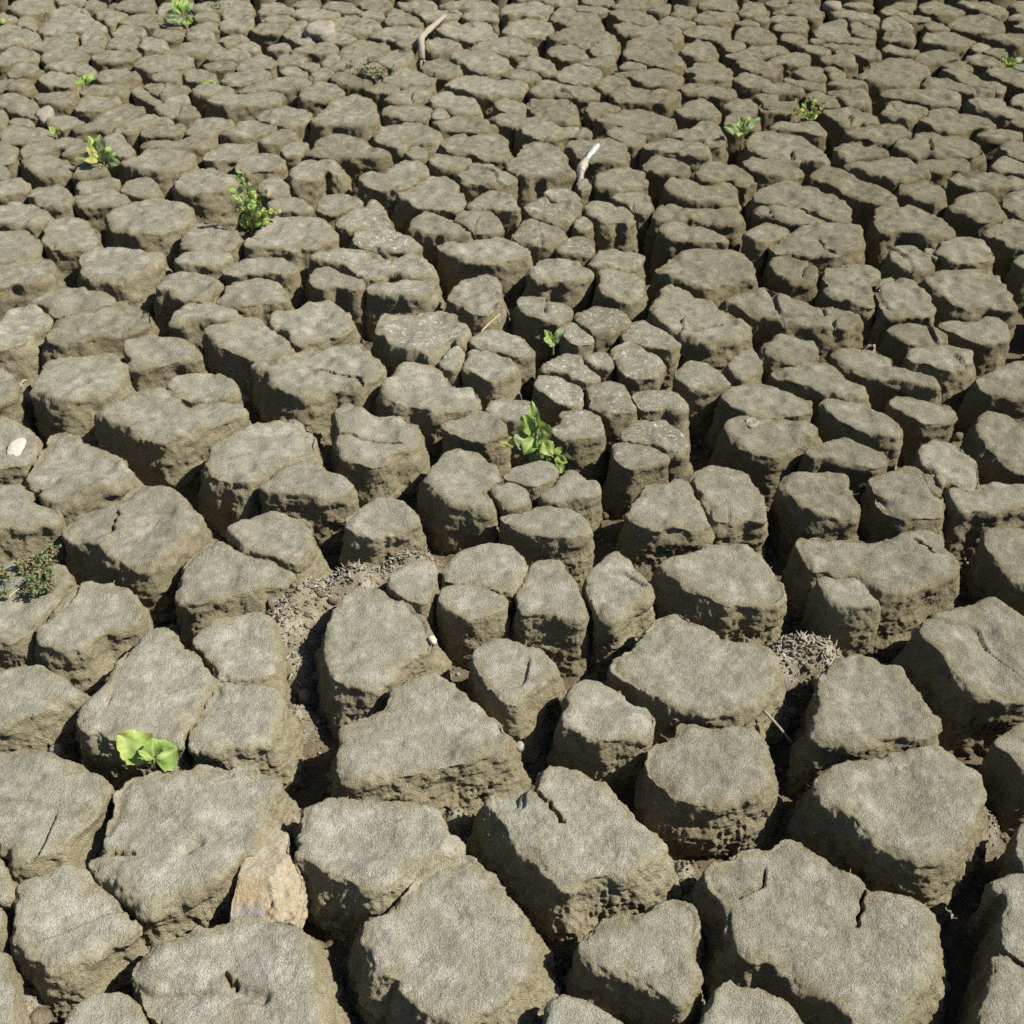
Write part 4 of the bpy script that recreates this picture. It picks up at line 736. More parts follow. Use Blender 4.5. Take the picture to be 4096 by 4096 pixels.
LABELS = """A1=broad pale mud block at the left edge below the broad-leaved seedling
A2=large mud block with a notch in its left side, beside the cream stone
A3=pale mud block with tan crumbling foot, left of the cream stone by two blocks
A4=big mud block with a sunken hollow in its front, below the cream stone
A5=low grey mud block at the bottom edge, left of the hollowed block
A6=sliver of a mud block at the lower left edge of the photo
A8=thin tan side of a mud block cut off by the lower left edge
A7=tan sliver of a mud block cut off just below the left edge slab
B1=squarish mud block with a pointed left corner, right of the cream stone
B2=largest rounded mud block at the bottom edge, right of the hollowed block
B3=low mud block at the bottom edge right of the largest rounded block
C1=tall mud block with a deep straight slit cut into its back edge
C2=triangular mud block with a shadowed undercut front, below the slit block
C3=mud block corner at the bottom edge, left of the biggest slab
D1=biggest flat mud slab at lower right with cracks on both back corners
D2=wide mud block with a long shadowed front, behind the biggest slab at right
D3=tall mud block at the right edge beside the biggest slab
D4=mud block in the bottom right corner of the photo
D5=shadowed mud block at the right edge, right of the wide one behind the slab
D6=mud block mostly cut off by the right edge above the lower corner
E3=pointed mud block joined by a thin crack to the block behind, left of shells
E4=low mud block with a gentle tan slope running down towards the shell litter
E5=low pale mud block at the left edge under the creeping green weed
E6=rounded mud block with crumbling tan right side, in front of the weedy block
E7=low sloping mud block at the left edge left of the seedling's slab
E8=long six-sided mud slab standing behind the broad-leaved seedling
E9=small five-sided mud block fitting against the seedling's slab at its back right
F0=square mud block fitting against the seedling's slab at its right
F2=egg-shaped mud block casting a dark shadow over the shell-filled gap to its left
F3=little triangular mud block right of the shell litter
F4=half-moon mud block split by a thin crack from the one in front
F5=rounded drum-like mud block in front of the half-moon one
F6=wedge-shaped mud block with a dark left side, between egg-shaped and winged blocks
F7=large triangular mud slab in front of the egg-shaped block
G1=narrow upright mud block with a pale crumbly foot, first of a leaning pair
G2=narrow leaning mud block with a split front, second of a leaning pair
G3=broad four-cornered mud block with a small scar at its back edge
G4=large winged mud block with a concave back edge, right of the wedge-shaped one
G5=small thick mud block with a white shell at its foot, before the winged block
G6=thick mud block with a chunky pitted front, in front of the winged block
H1=large mud block with a crooked crack cutting off its front left corner
H2=small square corner piece split from the large crooked-cracked block
H3=mud block with a shadowed side at the right edge, right of the crooked-cracked block
H4=large tilted mud block at the right edge with a long shadowed left wall
H5=flat-topped mud block shaped like a bread loaf, right of the grey twig
J2=thick round-fronted mud block with a level top at mid left
J1=long oval mud block behind the round-fronted one at mid left
J6=large angular mud block with a chipped back corner at mid left
J7=small piece of mud crust on the back right corner of the large angular block
J8=kite-shaped mud block with a side notch, left of the large angular block
J9=mud block at the left edge with a whitish stone flake stuck in it
K1=pale mud block at the left edge above the creeping weed
K2=large mud block with a thin crack in its back left, above the rounded one
K4=big mud block with a curved step where a piece dropped at its right
K5=lower piece stepped down from the big mud block at its left
L1=white-flecked mud block with a bitten right end near the pale straw
L5=wide mud block with a long crack across its right half
L6=three-cornered mud block with a waisted right end, left of the central weed
L7=mud block crossed by one thin straight crack from side to side
L8=large mud block with a small broken piece at its right end
L9=small broken piece leaning against the right end of a larger block
M3=crumbling pale lump of mud with a broken top behind the shell litter
N4=wide flat-topped mud block with straight sides at right of centre
N5=long mud block with a hairline crack across its front end at right of centre
N6=long diagonal mud block sloping down to the right, at right of centre
P4=dished mud block with a raised pale rim, behind the clod-topped one
P5=round dished mud block with a grey clod on its rim
P6=large square mud block with a straight crack down its right side
P7=narrow mud block leaning against the large square one at its right
Q1=low rounded mud block with a dished top before the small weedy cluster
R5=big jagged-sided mud block at the right with a flat wide top
T2=cube-like mud block with a squared front at right, left one of two
T3=cube-like mud block with a squared front at right, right one of two
T4=low lumpy mud block at the right edge with a bridge of crust
S7=wide mud block at the right edge with a sharp lit rim
S8=large dished mud block at the right edge in deep shade on its left
c60=mud block with a bay worn into its front, in a stepped stack of slabs
d3=wide mud block with a forked crack across its top at upper right
d1=long crescent mud block wrapped around a flatter slab at upper right
d2=flat slab of mud tucked in front of the crescent block
b25=large pale domed mud block standing out at the upper middle
d22=broad worn flat slab of mud at the upper far right
c19=large far mud block with a stepped front at the top right of centre
c2=far mud block crossed by a faint diagonal crack at the top centre
b43=far mud block with a crease across its top, right of the grey rock
J4=uneven mud block, nearest to the left of the long-cracked block
J5=squarish mud block, nearest behind the long-cracked block
K7=large wide mud block, fourth behind the bitten white-flecked block
a3=large squarish mud block, second to the left of the tall weed at upper left
b1=large squarish mud block, nearest to the right of the tall weed at upper left
I2=large squarish mud block, third to the left of the tall weed at upper left
S2=uneven mud block, third in front of the long diagonal block
I9=uneven mud block, second behind the round-fronted block
c52=large narrow mud block, nearest to the left of the shiny plastic sleeve
R2=narrow mud block, nearest to the right of the long diagonal block
I1=squarish mud block, eighth behind the round-fronted block
T1=narrow mud block, nearest to the right of the right cube-like block
S4=uneven mud block, third behind the clod-topped block
d14=large uneven mud block with cracked top, fourth to the right of the bushy upper-right weed
d4=large uneven mud block, second to the right of the crescent block
R4=narrow mud block, nearest to the left of the big jagged-sided block
J3=squarish mud block, nearest to the right of the round-fronted block
b14=wide mud block, third behind the pale bridging straw
d30b=large uneven mud block with cracked top, nearest to the right of the four-leaved weed
b18=large uneven mud block, fourth to the left of the shiny plastic sleeve
S5=uneven mud block, second to the right of the clod-topped block
b11=large squarish mud block, sixth to the left of the shiny plastic sleeve
a1=uneven mud block, eighth in front of the spiky rosette weed
K9=uneven mud block, nearest behind the pale bridging straw
I6=squarish mud block, third behind the long-cracked block
a14=large squarish mud block, nearest to the right of the spiky rosette weed
a2=uneven mud block, fifth to the left of the tall weed at upper left
b21=large uneven mud block, second in front of the large pale domed block
b64=large uneven mud block, fourth to the right of the reddish creeping weed
a4=uneven mud block, nearest to the left of the tall weed at upper left
I8=uneven mud block, fourth behind the round-fronted block
a6=uneven mud block, fifth in front of the spiky rosette weed
a63=large uneven mud block, seventh to the left of the broad-leaved weed at the top
S9=small wide mud block, nearest behind the right cube-like block
O9=small uneven mud block, nearest to the left of the clod-topped block
K3=uneven mud block, nearest to the left of the round-fronted block
d10=uneven mud block, nearest to the right of the crescent block
I5=uneven mud block, third in front of the tall weed at upper left
b19=large squarish mud block, third to the right of the large pale domed block
a15=squarish mud block, second to the right of the spiky rosette weed
c59=uneven mud block, nearest behind the bay-fronted block
d7=uneven mud block, fourth behind the big jagged-sided block
c36=large uneven mud block, fourth to the left of the four-leaved weed
d12=squarish mud block, fourth to the right of the crescent block
S3=squarish mud block, nearest in front of the long diagonal block
d19=large squarish mud block, fifth to the right of the bushy upper-right weed
N8=squarish mud block, second behind the small central sprout
O2=uneven mud block, second to the right of the small central sprout
b10=uneven mud block, sixth behind the tall weed at upper left
I7=uneven mud block, third behind the round-fronted block
b12=uneven mud block, sixth to the right of the tall weed at upper left
d5=uneven mud block, third behind the big jagged-sided block
b4=uneven mud block, fourth to the right of the tall weed at upper left
P9=small uneven mud block, second in front of the drooping central weed
L4=small uneven mud block, second to the left of the small central sprout
M1=small uneven mud block, nearest to the left of the drooping central weed
S1=uneven mud block, third in front of the big jagged-sided block
S6=small uneven mud block, third behind the right cube-like block
L3=uneven mud block, nearest in front of the pale bridging straw
N1=squarish mud block, second behind the pale bridging straw
c47=uneven mud block, nearest behind the shiny plastic sleeve
P2=small squarish mud block, second behind the clod-topped block
c34=large narrow mud block, sixth behind the shiny plastic sleeve
a24=large uneven mud block, second behind the lone bright leaf
O6=small uneven mud block, third in front of the small central sprout
N3=uneven mud block, second to the left of the wide straight-sided block
N7=uneven mud block, nearest to the right of the pale bridging straw
O8=small squarish mud block, nearest behind the drooping central weed
P1=small squarish mud block, nearest to the right of the drooping central weed
c30=large uneven mud block, second in front of the step-fronted far block
R8=small uneven mud block, nearest in front of the big jagged-sided block
c55=uneven mud block, nearest to the right of the shiny plastic sleeve
c54=uneven mud block, fourth in front of the shiny plastic sleeve
d6=uneven mud block, sixth to the right of the crescent block
b5=uneven mud block, third to the right of the tall weed at upper left
a39=large uneven mud block, second to the right of the flat leafy tuft
P8=small uneven mud block, nearest in front of the drooping central weed
R9=small uneven mud block, second in front of the big jagged-sided block
c44=uneven mud block, third behind the shiny plastic sleeve
c32=large uneven mud block, sixth in front of the step-fronted far block
b59=large squarish mud block, third in front of the far diagonally cracked block
O5=small uneven mud block, second in front of the small central sprout
O4=small uneven mud block, nearest in front of the small central sprout
c62=squarish mud block, seventh to the left of the wide straight-sided block
M2=small uneven mud block, second behind the drooping central weed
d21=large wide mud block, nearest in front of the broad worn slab
c33=large uneven mud block, seventh in front of the step-fronted far block
N2=squarish mud block, nearest to the left of the wide straight-sided block
d16=uneven mud block, second to the right of the bushy upper-right weed
b16=uneven mud block, second to the left of the shiny plastic sleeve
a11=uneven mud block, second to the left of the spiky rosette weed
b62=large uneven mud block, nearest to the right of the foot of the bleached branch
I4=wide mud block, second in front of the tall weed at upper left
d30c=uneven mud block, nearest behind the crescent block
O1=small uneven mud block, second to the left of the long diagonal block
R1=uneven mud block, nearest in front of the fork-cracked block
b9=squarish mud block, fourth behind the tall weed at upper left
c51=uneven mud block, second behind the crescent block
d9=uneven mud block, third to the right of the crescent block
b36=large uneven mud block, nearest to the left of the reddish creeping weed
a7=uneven mud block, fourth in front of the spiky rosette weed
b24=uneven mud block, nearest to the left of the large pale domed block
R3=uneven mud block, nearest behind the big jagged-sided block
c16=large uneven mud block, nearest behind the step-fronted far block
c58=uneven mud block, second to the left of the bay-fronted block
K8=small wide mud block, second behind the bitten white-flecked block
O7=small uneven mud block, second to the left of the clod-topped block
c49=uneven mud block, nearest to the left of the four-leaved weed
d51=large uneven mud block, fourth behind the right-edge weed
K6=small uneven mud block, third behind the bitten white-flecked block
b29=uneven mud block, fifth to the right of the large pale domed block
P3=small narrow mud block, second in front of the long diagonal block
b15=squarish mud block, third to the left of the shiny plastic sleeve
d17=squarish mud block, nearest to the right of the bushy upper-right weed
c61=uneven mud block, nearest in front of the bay-fronted block
a52=large squarish mud block, fourth behind the flat leafy tuft
c39=large uneven mud block, third in front of the step-fronted far block
b63=large uneven mud block, second to the right of the foot of the bleached branch
a27=uneven mud block, fourth to the left of the large pale domed block
c48=uneven mud block, second to the left of the four-leaved weed
c3=large uneven mud block, nearest in front of the far diagonally cracked block
d20=uneven mud block, third in front of the right-edge weed
a9=uneven mud block, third in front of the spiky rosette weed
I3=small uneven mud block, nearest in front of the tall weed at upper left
b28=uneven mud block, sixth to the right of the large pale domed block
d8=narrow mud block, eighth behind the big jagged-sided block
a28=uneven mud block, second to the left of the large pale domed block
b2=uneven mud block, third to the right of the flat leafy tuft
d66=uneven mud block, nearest to the left of the fork-cracked block
a17=squarish mud block, fourth to the right of the spiky rosette weed
c50=uneven mud block, second to the right of the shiny plastic sleeve
d18=uneven mud block, third to the right of the bushy upper-right weed
a35=uneven mud block, nearest to the left of the pale far-left weed
a22=uneven mud block, nearest to the left of the lone bright leaf
c17=large squarish mud block, second to the left of the step-fronted far block
d58=large squarish mud block, sixth to the right of the pinkish far stone
c28=squarish mud block, fifth to the left of the step-fronted far block
d13=squarish mud block, third in front of the bushy upper-right weed
b33=squarish mud block, nearest to the right of the reddish creeping weed
d31=uneven mud block, nearest behind the bushy upper-right weed
c37=narrow mud block, second behind the four-leaved weed
a16=uneven mud block, third to the right of the spiky rosette weed
a56=uneven mud block, fifth in front of the broad-leaved weed at the top
a60=uneven mud block, eighth to the left of the broad-leaved weed at the top
a49=squarish mud block, fourth to the left of the pale far-left weed
b27=squarish mud block, nearest to the right of the large pale domed block
c5=large uneven mud block, nearest to the right of the far diagonally cracked block
d28=narrow mud block, seventh in front of the right-edge weed
c57=uneven mud block, nearest to the left of the bay-fronted block
b6=squarish mud block, second to the right of the tall weed at upper left
d23=uneven mud block, nearest to the right of the broad worn slab
d25=uneven mud block, nearest in front of the right-edge weed
c15=large uneven mud block, second in front of the far diagonally cracked block
c21=large squarish mud block, second behind the step-fronted far block
a13=uneven mud block, fourth to the left of the spiky rosette weed
a33=squarish mud block, second in front of the pale far-left weed
a41=uneven mud block, nearest behind the pale far-left weed
b26=uneven mud block, nearest behind the large pale domed block
d37=uneven mud block, sixth to the left of the broad worn slab
c24b=uneven mud block, fourth to the right of the step-fronted far block
c20=narrow mud block, nearest to the right of the step-fronted far block
a45=uneven mud block, nearest to the right of the flat leafy tuft
b17=squarish mud block, fifth to the left of the shiny plastic sleeve
b44=squarish mud block, third to the right of the angular grey rock
b38=squarish mud block, second to the right of the angular grey rock
c22=squarish mud block, eighth to the right of the step-fronted far block
a25=uneven mud block, second to the right of the lone bright leaf
d33=narrow mud block, second in front of the broad worn slab
b37=narrow mud block, nearest to the left of the foot of the bleached branch
c38=uneven mud block, fifth in front of the step-fronted far block
a21=uneven mud block, second to the left of the lone bright leaf
a40=uneven mud block, second to the left of the pale far-left weed
a10=uneven mud block, second in front of the spiky rosette weed
a31=uneven mud block, nearest to the left of the flat leafy tuft
c4=large uneven mud block, nearest behind the far diagonally cracked block
b31=uneven mud block, second to the right of the large pale domed block
b54=narrow mud block, fifth to the left of the far diagonally cracked block
a29=uneven mud block, third in front of the flat leafy tuft
b61=uneven mud block, nearest in front of the foot of the bleached branch
a72=large uneven mud block, fifth behind the broad-leaved weed at the top
a37=squarish mud block, nearest to the right of the pale far-left weed
a20=uneven mud block, nearest in front of the lone bright leaf
b57=large uneven mud block, second to the left of the far diagonally cracked block
c7=large uneven mud block, fifth to the right of the far diagonally cracked block
d59=large squarish mud block, fourth to the right of the pinkish far stone
c18=uneven mud block, third to the left of the step-fronted far block
d30=uneven mud block, nearest in front of the bushy upper-right weed
d45=squarish mud block, nearest to the left of the pinkish far stone
a18=wide mud block, third behind the spiky rosette weed
d15=wide mud block, sixth in front of the bushy upper-right weed
a79=uneven mud block, fourth behind the broad-leaved weed at the top
c8=uneven mud block, fourth to the right of the far diagonally cracked block
d60=uneven mud block, seventh to the right of the pinkish far stone
a42=squarish mud block, second behind the pale far-left weed
c25=narrow mud block, fourth to the right of the foot of the bleached branch
b7=small uneven mud block, nearest behind the tall weed at upper left
c46=uneven mud block, second behind the shiny plastic sleeve
d43b=uneven mud block, fourth in front of the pinkish far stone
c63=small squarish mud block, third to the left of the wide straight-sided block
a12=small uneven mud block, nearest to the left of the spiky rosette weed
c13=uneven mud block, sixth behind the step-fronted far block
a47=uneven mud block, third to the left of the pale far-left weed
b49=squarish mud block, fourth behind the angular grey rock
b47=narrow mud block, nearest behind the angular grey rock
d24=uneven mud block, second to the left of the right-edge weed
b23=uneven mud block, nearest in front of the large pale domed block
a55=squarish mud block, third behind the flat leafy tuft
d46=uneven mud block, nearest in front of the pinkish far stone
a19b=small uneven mud block, nearest behind the spiky rosette weed
a8=small uneven mud block, nearest in front of the spiky rosette weed
d11=uneven mud block with a jagged back, beside the right edge above the big jagged-sided block
b13=low rounded mud block left of the shiny plastic sleeve's tall domed neighbours
a62=flat mud block cut by the left edge below the upper left corner
a74=wide flat mud block in the upper left corner of the photo
d29=wide mud block cut by the right edge, above the fork-cracked block's row"""
labels = dict(l.split('=', 1) for l in LABELS.strip().splitlines())
ROUGH = set('M3 P3 S3 b9 L2 c56 N9 c58b S4'.split())
SALTY = {}
blocks = []
for line in BLOCKS.strip().splitlines():
    head, body = line.split(':')
    bid, c, r = head.split()
    parts = body.split('|')
    arr = lambda s: G(int(c), int(r), *np.array(s.split(), float).reshape(-1, 2).T).T if 0 else (np.array(s.split(), float).reshape(-1, 2) + [193.2*int(c), 193.2*int(r)])*GPX
    px = arr(parts[0])
    cracks = []
    if len(parts) > 1:
        for cr in parts[1].split(';'):
            pts, w = cr.split('@')
            cracks.append((arr(pts), float(w)*GPX))
    x, y = px.T
    area = abs(0.5*np.sum(x*np.roll(y, -1)-y*np.roll(x, -1)))
    blocks.append(dict(k=len(blocks), id=bid, px=px, cracks=cracks, area=area, c=px.mean(0)))

SALT_SPOTS = [(G(2, 1, 45, 92), 95), (G(2, 1, 55, 50), 60), (G(1, 1, 140, 55), 60), (G(2, 1, 105, 128), 45), (G(2, 0, 40, 165), 70),
              (G(2, 1, 100, 75), 60), (G(1, 0, 95, 180), 50)]

def salt_of(px):
    return max(0.0, max(1.25 - np.hypot(*(px-s))/r for s, r in SALT_SPOTS))

def resample(p, step):
    out = []
    for a, b in zip(p, np.roll(p, -1, 0)):
        n = max(1, int(math.hypot(*(b-a))/step))
        for i in range(n):
            out.append(a + (b-a)*i/n)
    return np.array(out)

def chaikin(p):
    q = np.roll(p, -1, 0)
    return np.stack([p*0.86+q*0.14, p*0.14+q*0.86], 1).reshape(-1, 2)

def normals2(p):
    t = np.roll(p, -1, 0)-np.roll(p, 1, 0)
    t /= np.maximum(np.linalg.norm(t, axis=1), 1e-9)[:, None]
    n = np.stack([t[:, 1], -t[:, 0]], 1)
    a = 0.5*np.sum(p[:, 0]*np.roll(p[:, 1], -1)-p[:, 1]*np.roll(p[:, 0], -1))
    return n if a > 0 else -n

DEPTH = 0.165
_ap = [resample(chaikin(ground(b['px'])[:, :2]), 0.006) for b in blocks]
ALLP = np.vstack(_ap)
ALLI = np.concatenate([np.full(len(a), b['k']) for a, b in zip(_ap, blocks)])
SLOPE = dict(E4=(1, -.2, 2.6), E9=(1, 0, 2.2), F0=(1, 0, 2.2), A3=(.5, -.8, 1.7), E7=(.6, -.8, 2.2), A1=(1, -.3, 1.4), E6=(1, -.6, 1.4), F6=(1, 0, 1.9), A4=(1, 0, 1.5),
             B2=(1, -.4, 1.5), F2=(.8, -.6, 1.3), K1=(1, -.3, 1.5), H1=(.3, -1, 1.3), D1=(1, 0, 1.3), C1=(.7, -.7, 1.3), F7=(.7, -.7, 1.3), J9=(1, -.3, 1.5), E5=(1, 0, 1.6), P5=(0, -1, 1.4), I9=(1, -.5, 1.5))
tmp_o = bpy.data.objects.new('scratch', bpy.data.meshes.new('scratch'))
COL.objects.link(tmp_o)
rem = tmp_o.modifiers.new('remesh', 'REMESH')
rem.mode = 'VOXEL'
DG = bpy.context.evaluated_depsgraph_get()

def remesh(V, F, vox):
    me = bpy.data.meshes.new('scratch')
    me.from_pydata([tuple(v) for v in V], [], F)
    old = tmp_o.data
    tmp_o.data = me
    bpy.data.meshes.remove(old)
    rem.voxel_size = vox
    DG.update()
    ev = tmp_o.evaluated_get(DG).data
    n = len(ev.vertices)
    co = np.empty(n*3, np.float32); ev.vertices.foreach_get('co', co)
    f = np.empty(len(ev.polygons)*4, np.int32); ev.loops.foreach_get('vertex_index', f)
    return co.reshape(-1, 3).astype(np.float64), f.reshape(-1, 4)

def v_normals(V, F):
    a, b, c, d = (V[F[:, i]] for i in range(4))
    fn = np.cross(c-a, d-b)
    N = np.zeros_like(V)
    for i in range(4):
        for k in range(3):
            N[:, k] += np.bincount(F[:, i], fn[:, k], len(V))
    return N/np.maximum(np.linalg.norm(N, axis=1), 1e-12)[:, None]

def smooth_mesh(V, F, it, lam=0.5):
    E = np.vstack([F[:, [0, 1]], F[:, [1, 2]], F[:, [2, 3]], F[:, [3, 0]]])
    deg = np.maximum(np.bincount(E.ravel(), minlength=len(V)), 1)[:, None]
    for _ in range(it):
        S = np.stack([np.bincount(E[:, 0], V[E[:, 1], k], len(V)) + np.bincount(E[:, 1], V[E[:, 0], k], len(V)) for k in range(3)], 1)
        V = V + lam*(S/deg - V)
    return V

def build_block(b, coarse=1.0):
    sd = sum(ord(ch)*(i*31+7) for i, ch in enumerate(b['id']))
    rl = np.random.default_rng(sd)
    z0 = rl.uniform(-0.006, 0.004)
    P = ground(b['px'], z0)[:, :2]
    n0 = normals2(P)
    cen = P.mean(0)
    size = math.sqrt(abs(0.5*np.sum(P[:, 0]*np.roll(P[:, 1], -1)-P[:, 1]*np.roll(P[:, 0], -1))))
    rough = b['id'] in ROUGH
    dist = math.hypot(np.linalg.norm(cen), CAM_H)
    vox = coarse*1.5*dist/F_PX
    farf = sstep(1.6, 3.2, dist)
    rad = min(0.0145-0.0055*farf, (0.10-0.03*farf)*size)*(1.6 if rough else 1.0)*rl.uniform(0.8, 1.25)
    P = resample(chaikin(P), max(0.006, vox*1.5))
    # room to the neighbours: touching blocks keep a narrow crack, open gaps let the sides splay
    lo, hi = P.min(0)-0.09, P.max(0)+0.09
    nbp = ALLP[(ALLP[:, 0] > lo[0]) & (ALLP[:, 0] < hi[0]) & (ALLP[:, 1] > lo[1]) & (ALLP[:, 1] < hi[1]) & (ALLI != b['k'])]
    room = np.full(len(P), 0.09)
    for i in range(0, len(P), 64):
        if len(nbp):
            room[i:i+64] = np.minimum(0.09, np.sqrt(((P[i:i+64, None, :]-nbp[None])**2).sum(2)).min(1))
    room = (np.roll(room, 1)+2*room+np.roll(room, -1))/4
    n0 = normals2(P)
    P = P + n0*np.minimum(0.34*rad + 0.55*vox + np.minimum(0.2*room, 0.003+0.0035*farf), 0.5*room - 0.55*vox - 0.0012)[:, None]
    # ragged outline, strongest at the rim
    P3 = np.c_[P, np.full(len(P), z0)]
    n = normals2(P)
    k = min(1.0, size/0.16)
    rag = 0.0048*k*noise(P3, 28, 3) + (0.0032-0.001*farf)*k*noise(P3, 66, 4) + 0.0018*k*noise(P3, 130, 8) + 0.004*farf*noise(P3, 17, 9)
    n = normals2(P)
    flare = min(0.034, 0.15*size)*rl.uniform(0.7, 1.15)*(1-0.1*farf)
    fl = flare*(1 + 0.6*noise(P3, 9, 5))
    fl = fl*np.clip((room-0.003)/0.024, 0.22, 1)
    if b['id'] in SLOPE:
        dx, dy, mu = SLOPE[b['id']]
        fl = fl*(1 + (mu-1)*np.clip(n@np.array([dx, dy])/math.hypot(dx, dy), 0, 1)**2)
    prof = [(-1.5*rad, 0.10*rad), (-0.8*rad, -0.06*rad), (-0.32*rad, -0.28*rad), (-0.05*rad, -0.7*rad), (0.06*rad, -1.3*rad)]
    rings = [np.c_[P + n*(o+rag)[:, None], np.full(len(P), z0+z)] for o, z in prof]
    for f_, z in ((0.12, -0.030), (0.45, -0.070), (0.8, -0.110), (1.25, -DEPTH-0.03)):
        rings.append(np.c_[P + n*(fl*f_ + 0.3*rag + 0.003*k*noise(P3+[0, 0, z*3], 30, 6))[:, None], np.full(len(P), z0+z)])
    m = len(P)
    V = np.vstack(rings)
    F = [list(range(m)), list(range(m*(len(rings)-1), m*len(rings)))[::-1]]
    for i in range(len(rings)-1):
        for j in range(m):
            k2 = (j+1) % m
            F.append([i*m+j, (i+1)*m+j, (i+1)*m+k2, i*m+k2])
    V, F = remesh(V, F, vox)
    keep = (V[F][:, :, 2].mean(1) > z0-DEPTH-0.012)
    F = F[keep]
    used = np.unique(F); mp = np.full(len(V), -1); mp[used] = np.arange(len(used))
    V, F = V[used], mp[F]
    V = smooth_mesh(V, F, int(np.clip(round(0.009/vox), 1, 5)))
    N = v_normals(V, F)
    if N[V[:, 2] > z0-0.004][:, 2].mean() < 0:
        N = -N; F = F[:, ::-1]
    top = sstep(0.45, 0.9, N[:, 2])*sstep(-0.05, -0.02, V[:, 2]-z0)
    # shape of the top: tilt, gentle waves and a slight dish
    tilt = rl.normal(0, 0.035, 2)
    rel = (V[:, :2]-cen)
    V[:, 2] += top*(rel@tilt)
    e = np.hypot(*rel.T)/(0.62*size)
    V[:, 2] += top*np.clip(e*e-0.45, -0.45, 0.3)*rl.uniform(-0.004, 0.012)*min(1, size/0.15)
    W = V + sd*0.01
    side = 1-top
    kk = min(1.0, size/0.15)
    V[:, 2] += top*kk*(0.006*noise(V, 15, 11) + (0.0022+0.0035*farf)*noise(V, 34, 12) + 0.0007*noise(V, 80, 19))
    am = 0.3 + 0.7*side
    low = sstep(-0.02, -0.09, V[:, 2]-z0)
    lump = 1.7 if rough else 1.0
    D = lump*am*kk*(0.0078*side*noise(V, 22, 13) + 0.0040*noise(V, 55, 14))
    D += kk*side*(0.0026*noise(V*[1, 1, 5], 14, 26) + 0.0009*noise(V*[1, 1, 0.3], 46, 27))
    bil = 1-np.abs(noise(V, 95, 15))*2
    D += kk*(1-0.6*farf)*(0.0038*side*(0.3+low)*bil + 0.0016*lump*noise(V, 120, 16))
    rim = 4*top*(1-top)
    D += kk*rim*(0.0030*noise(V, 105, 24) + 0.0022*noise(V, 48, 25))
    pit = sstep(0.25, 0.75, noise(V, 62, 18))
    D -= side*low*kk*0.0055*(1-farf)*pit
    V += N*D[:, None]
    if vox < 0.006:
        V += N*((0.0006+0.0010*side)*noise(V, 230, 17) + 0.0003*np.random.default_rng(sd).normal(0, 0.6, len(V)))[:, None]
    if rl.uniform() < 0.32 + 0.3*farf and size > 0.09:
        f1 = rl.uniform(4, 7)
        n1 = noise(V*[1, 1, 0] + [0, 0, sd*0.37], f1, 92)
        brk = sstep(-0.25, 0.15, noise(V*[1, 1, 0] + [0, 0, sd*0.11], 8, 93))
        hw = max(0.0026, 0.85*vox)
        V[:, 2] -= top*brk*min(0.012, 3.2*hw)*sstep(hw, 0.3*hw, np.abs(n1)/(1.25*f1))
        V[:, 2] += top*brk*0.0035*np.sign(n1)*sstep(0.03, 0.0, np.abs(n1)/(1.25*f1))
    cr = [(ground(line, z0)[:, :2], w) for line, w in b['cracks']]
    for L, w in cr:
        # jagged course
        L2 = [L[0]]
        for a, c_ in zip(L[:-1], L[1:]):
            for i in range(1, 6):
                p = a+(c_-a)*i/5
                L2.append(p + rl.normal(0, 0.0022, 2)*(i < 5))
        L2 = np.array(L2)
        hw = max(0.9*vox, 0.5*w*dist/F_PX*1.15)
        d = seg_dist(V[:, :2], L2)
        if w > 4*GPX:
            V[:, 2] -= top*hw*1.1*sstep(1.5, 0.1, d/hw)
            continue
        dep = min(0.05, hw*9)
        V[:, 2] -= np.clip(V[:, 2]-z0+0.06, 0, 0.06)/0.06*dep*sstep(1.0, 0.35, d/hw)
    N = v_normals(V, F)
    Ns = v_normals(smooth_mesh(V, F, 4), F)
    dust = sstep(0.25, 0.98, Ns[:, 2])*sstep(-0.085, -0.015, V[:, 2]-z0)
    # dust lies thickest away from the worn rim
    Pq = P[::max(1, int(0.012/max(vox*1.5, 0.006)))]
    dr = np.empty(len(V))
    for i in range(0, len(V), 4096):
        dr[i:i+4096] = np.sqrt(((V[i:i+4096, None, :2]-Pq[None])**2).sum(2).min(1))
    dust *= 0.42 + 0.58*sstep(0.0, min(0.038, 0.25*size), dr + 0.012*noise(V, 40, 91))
    s = np.full(len(V), salt_of(b['c']))*dust
    right = 0.0
    tone = np.full(len(V), np.clip(0.04 + 0.24*sstep(0.9, 2.2, cen[1]) + 0.40*sstep(1.8, 5.0, cen[1]) + 0.32*sstep(-0.3, 0.9, cen[0]) + rl.normal(0, 0.10), 0, 1))  # browner far and right, with the sunward view's shading put into the colour
    return V, F, dict(dust=dust, salt=s, tone=tone), cen, z0

t0 = time.time()
blocks.sort(key=lambda b: -b['area'])
done = []
for i, b in enumerate(blocks):
    done.append(build_block(b))
bpy.data.objects.remove(tmp_o)
N_IND = 300
rest = Bag()
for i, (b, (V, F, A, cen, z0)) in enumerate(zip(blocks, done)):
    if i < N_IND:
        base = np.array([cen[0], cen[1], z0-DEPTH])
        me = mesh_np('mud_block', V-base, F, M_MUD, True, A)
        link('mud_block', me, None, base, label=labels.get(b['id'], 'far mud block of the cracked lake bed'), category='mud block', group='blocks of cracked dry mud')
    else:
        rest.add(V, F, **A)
print('blocks', len(blocks), 'tris', sum(2*len(d[1]) for d in done), 'time', time.time()-t0)

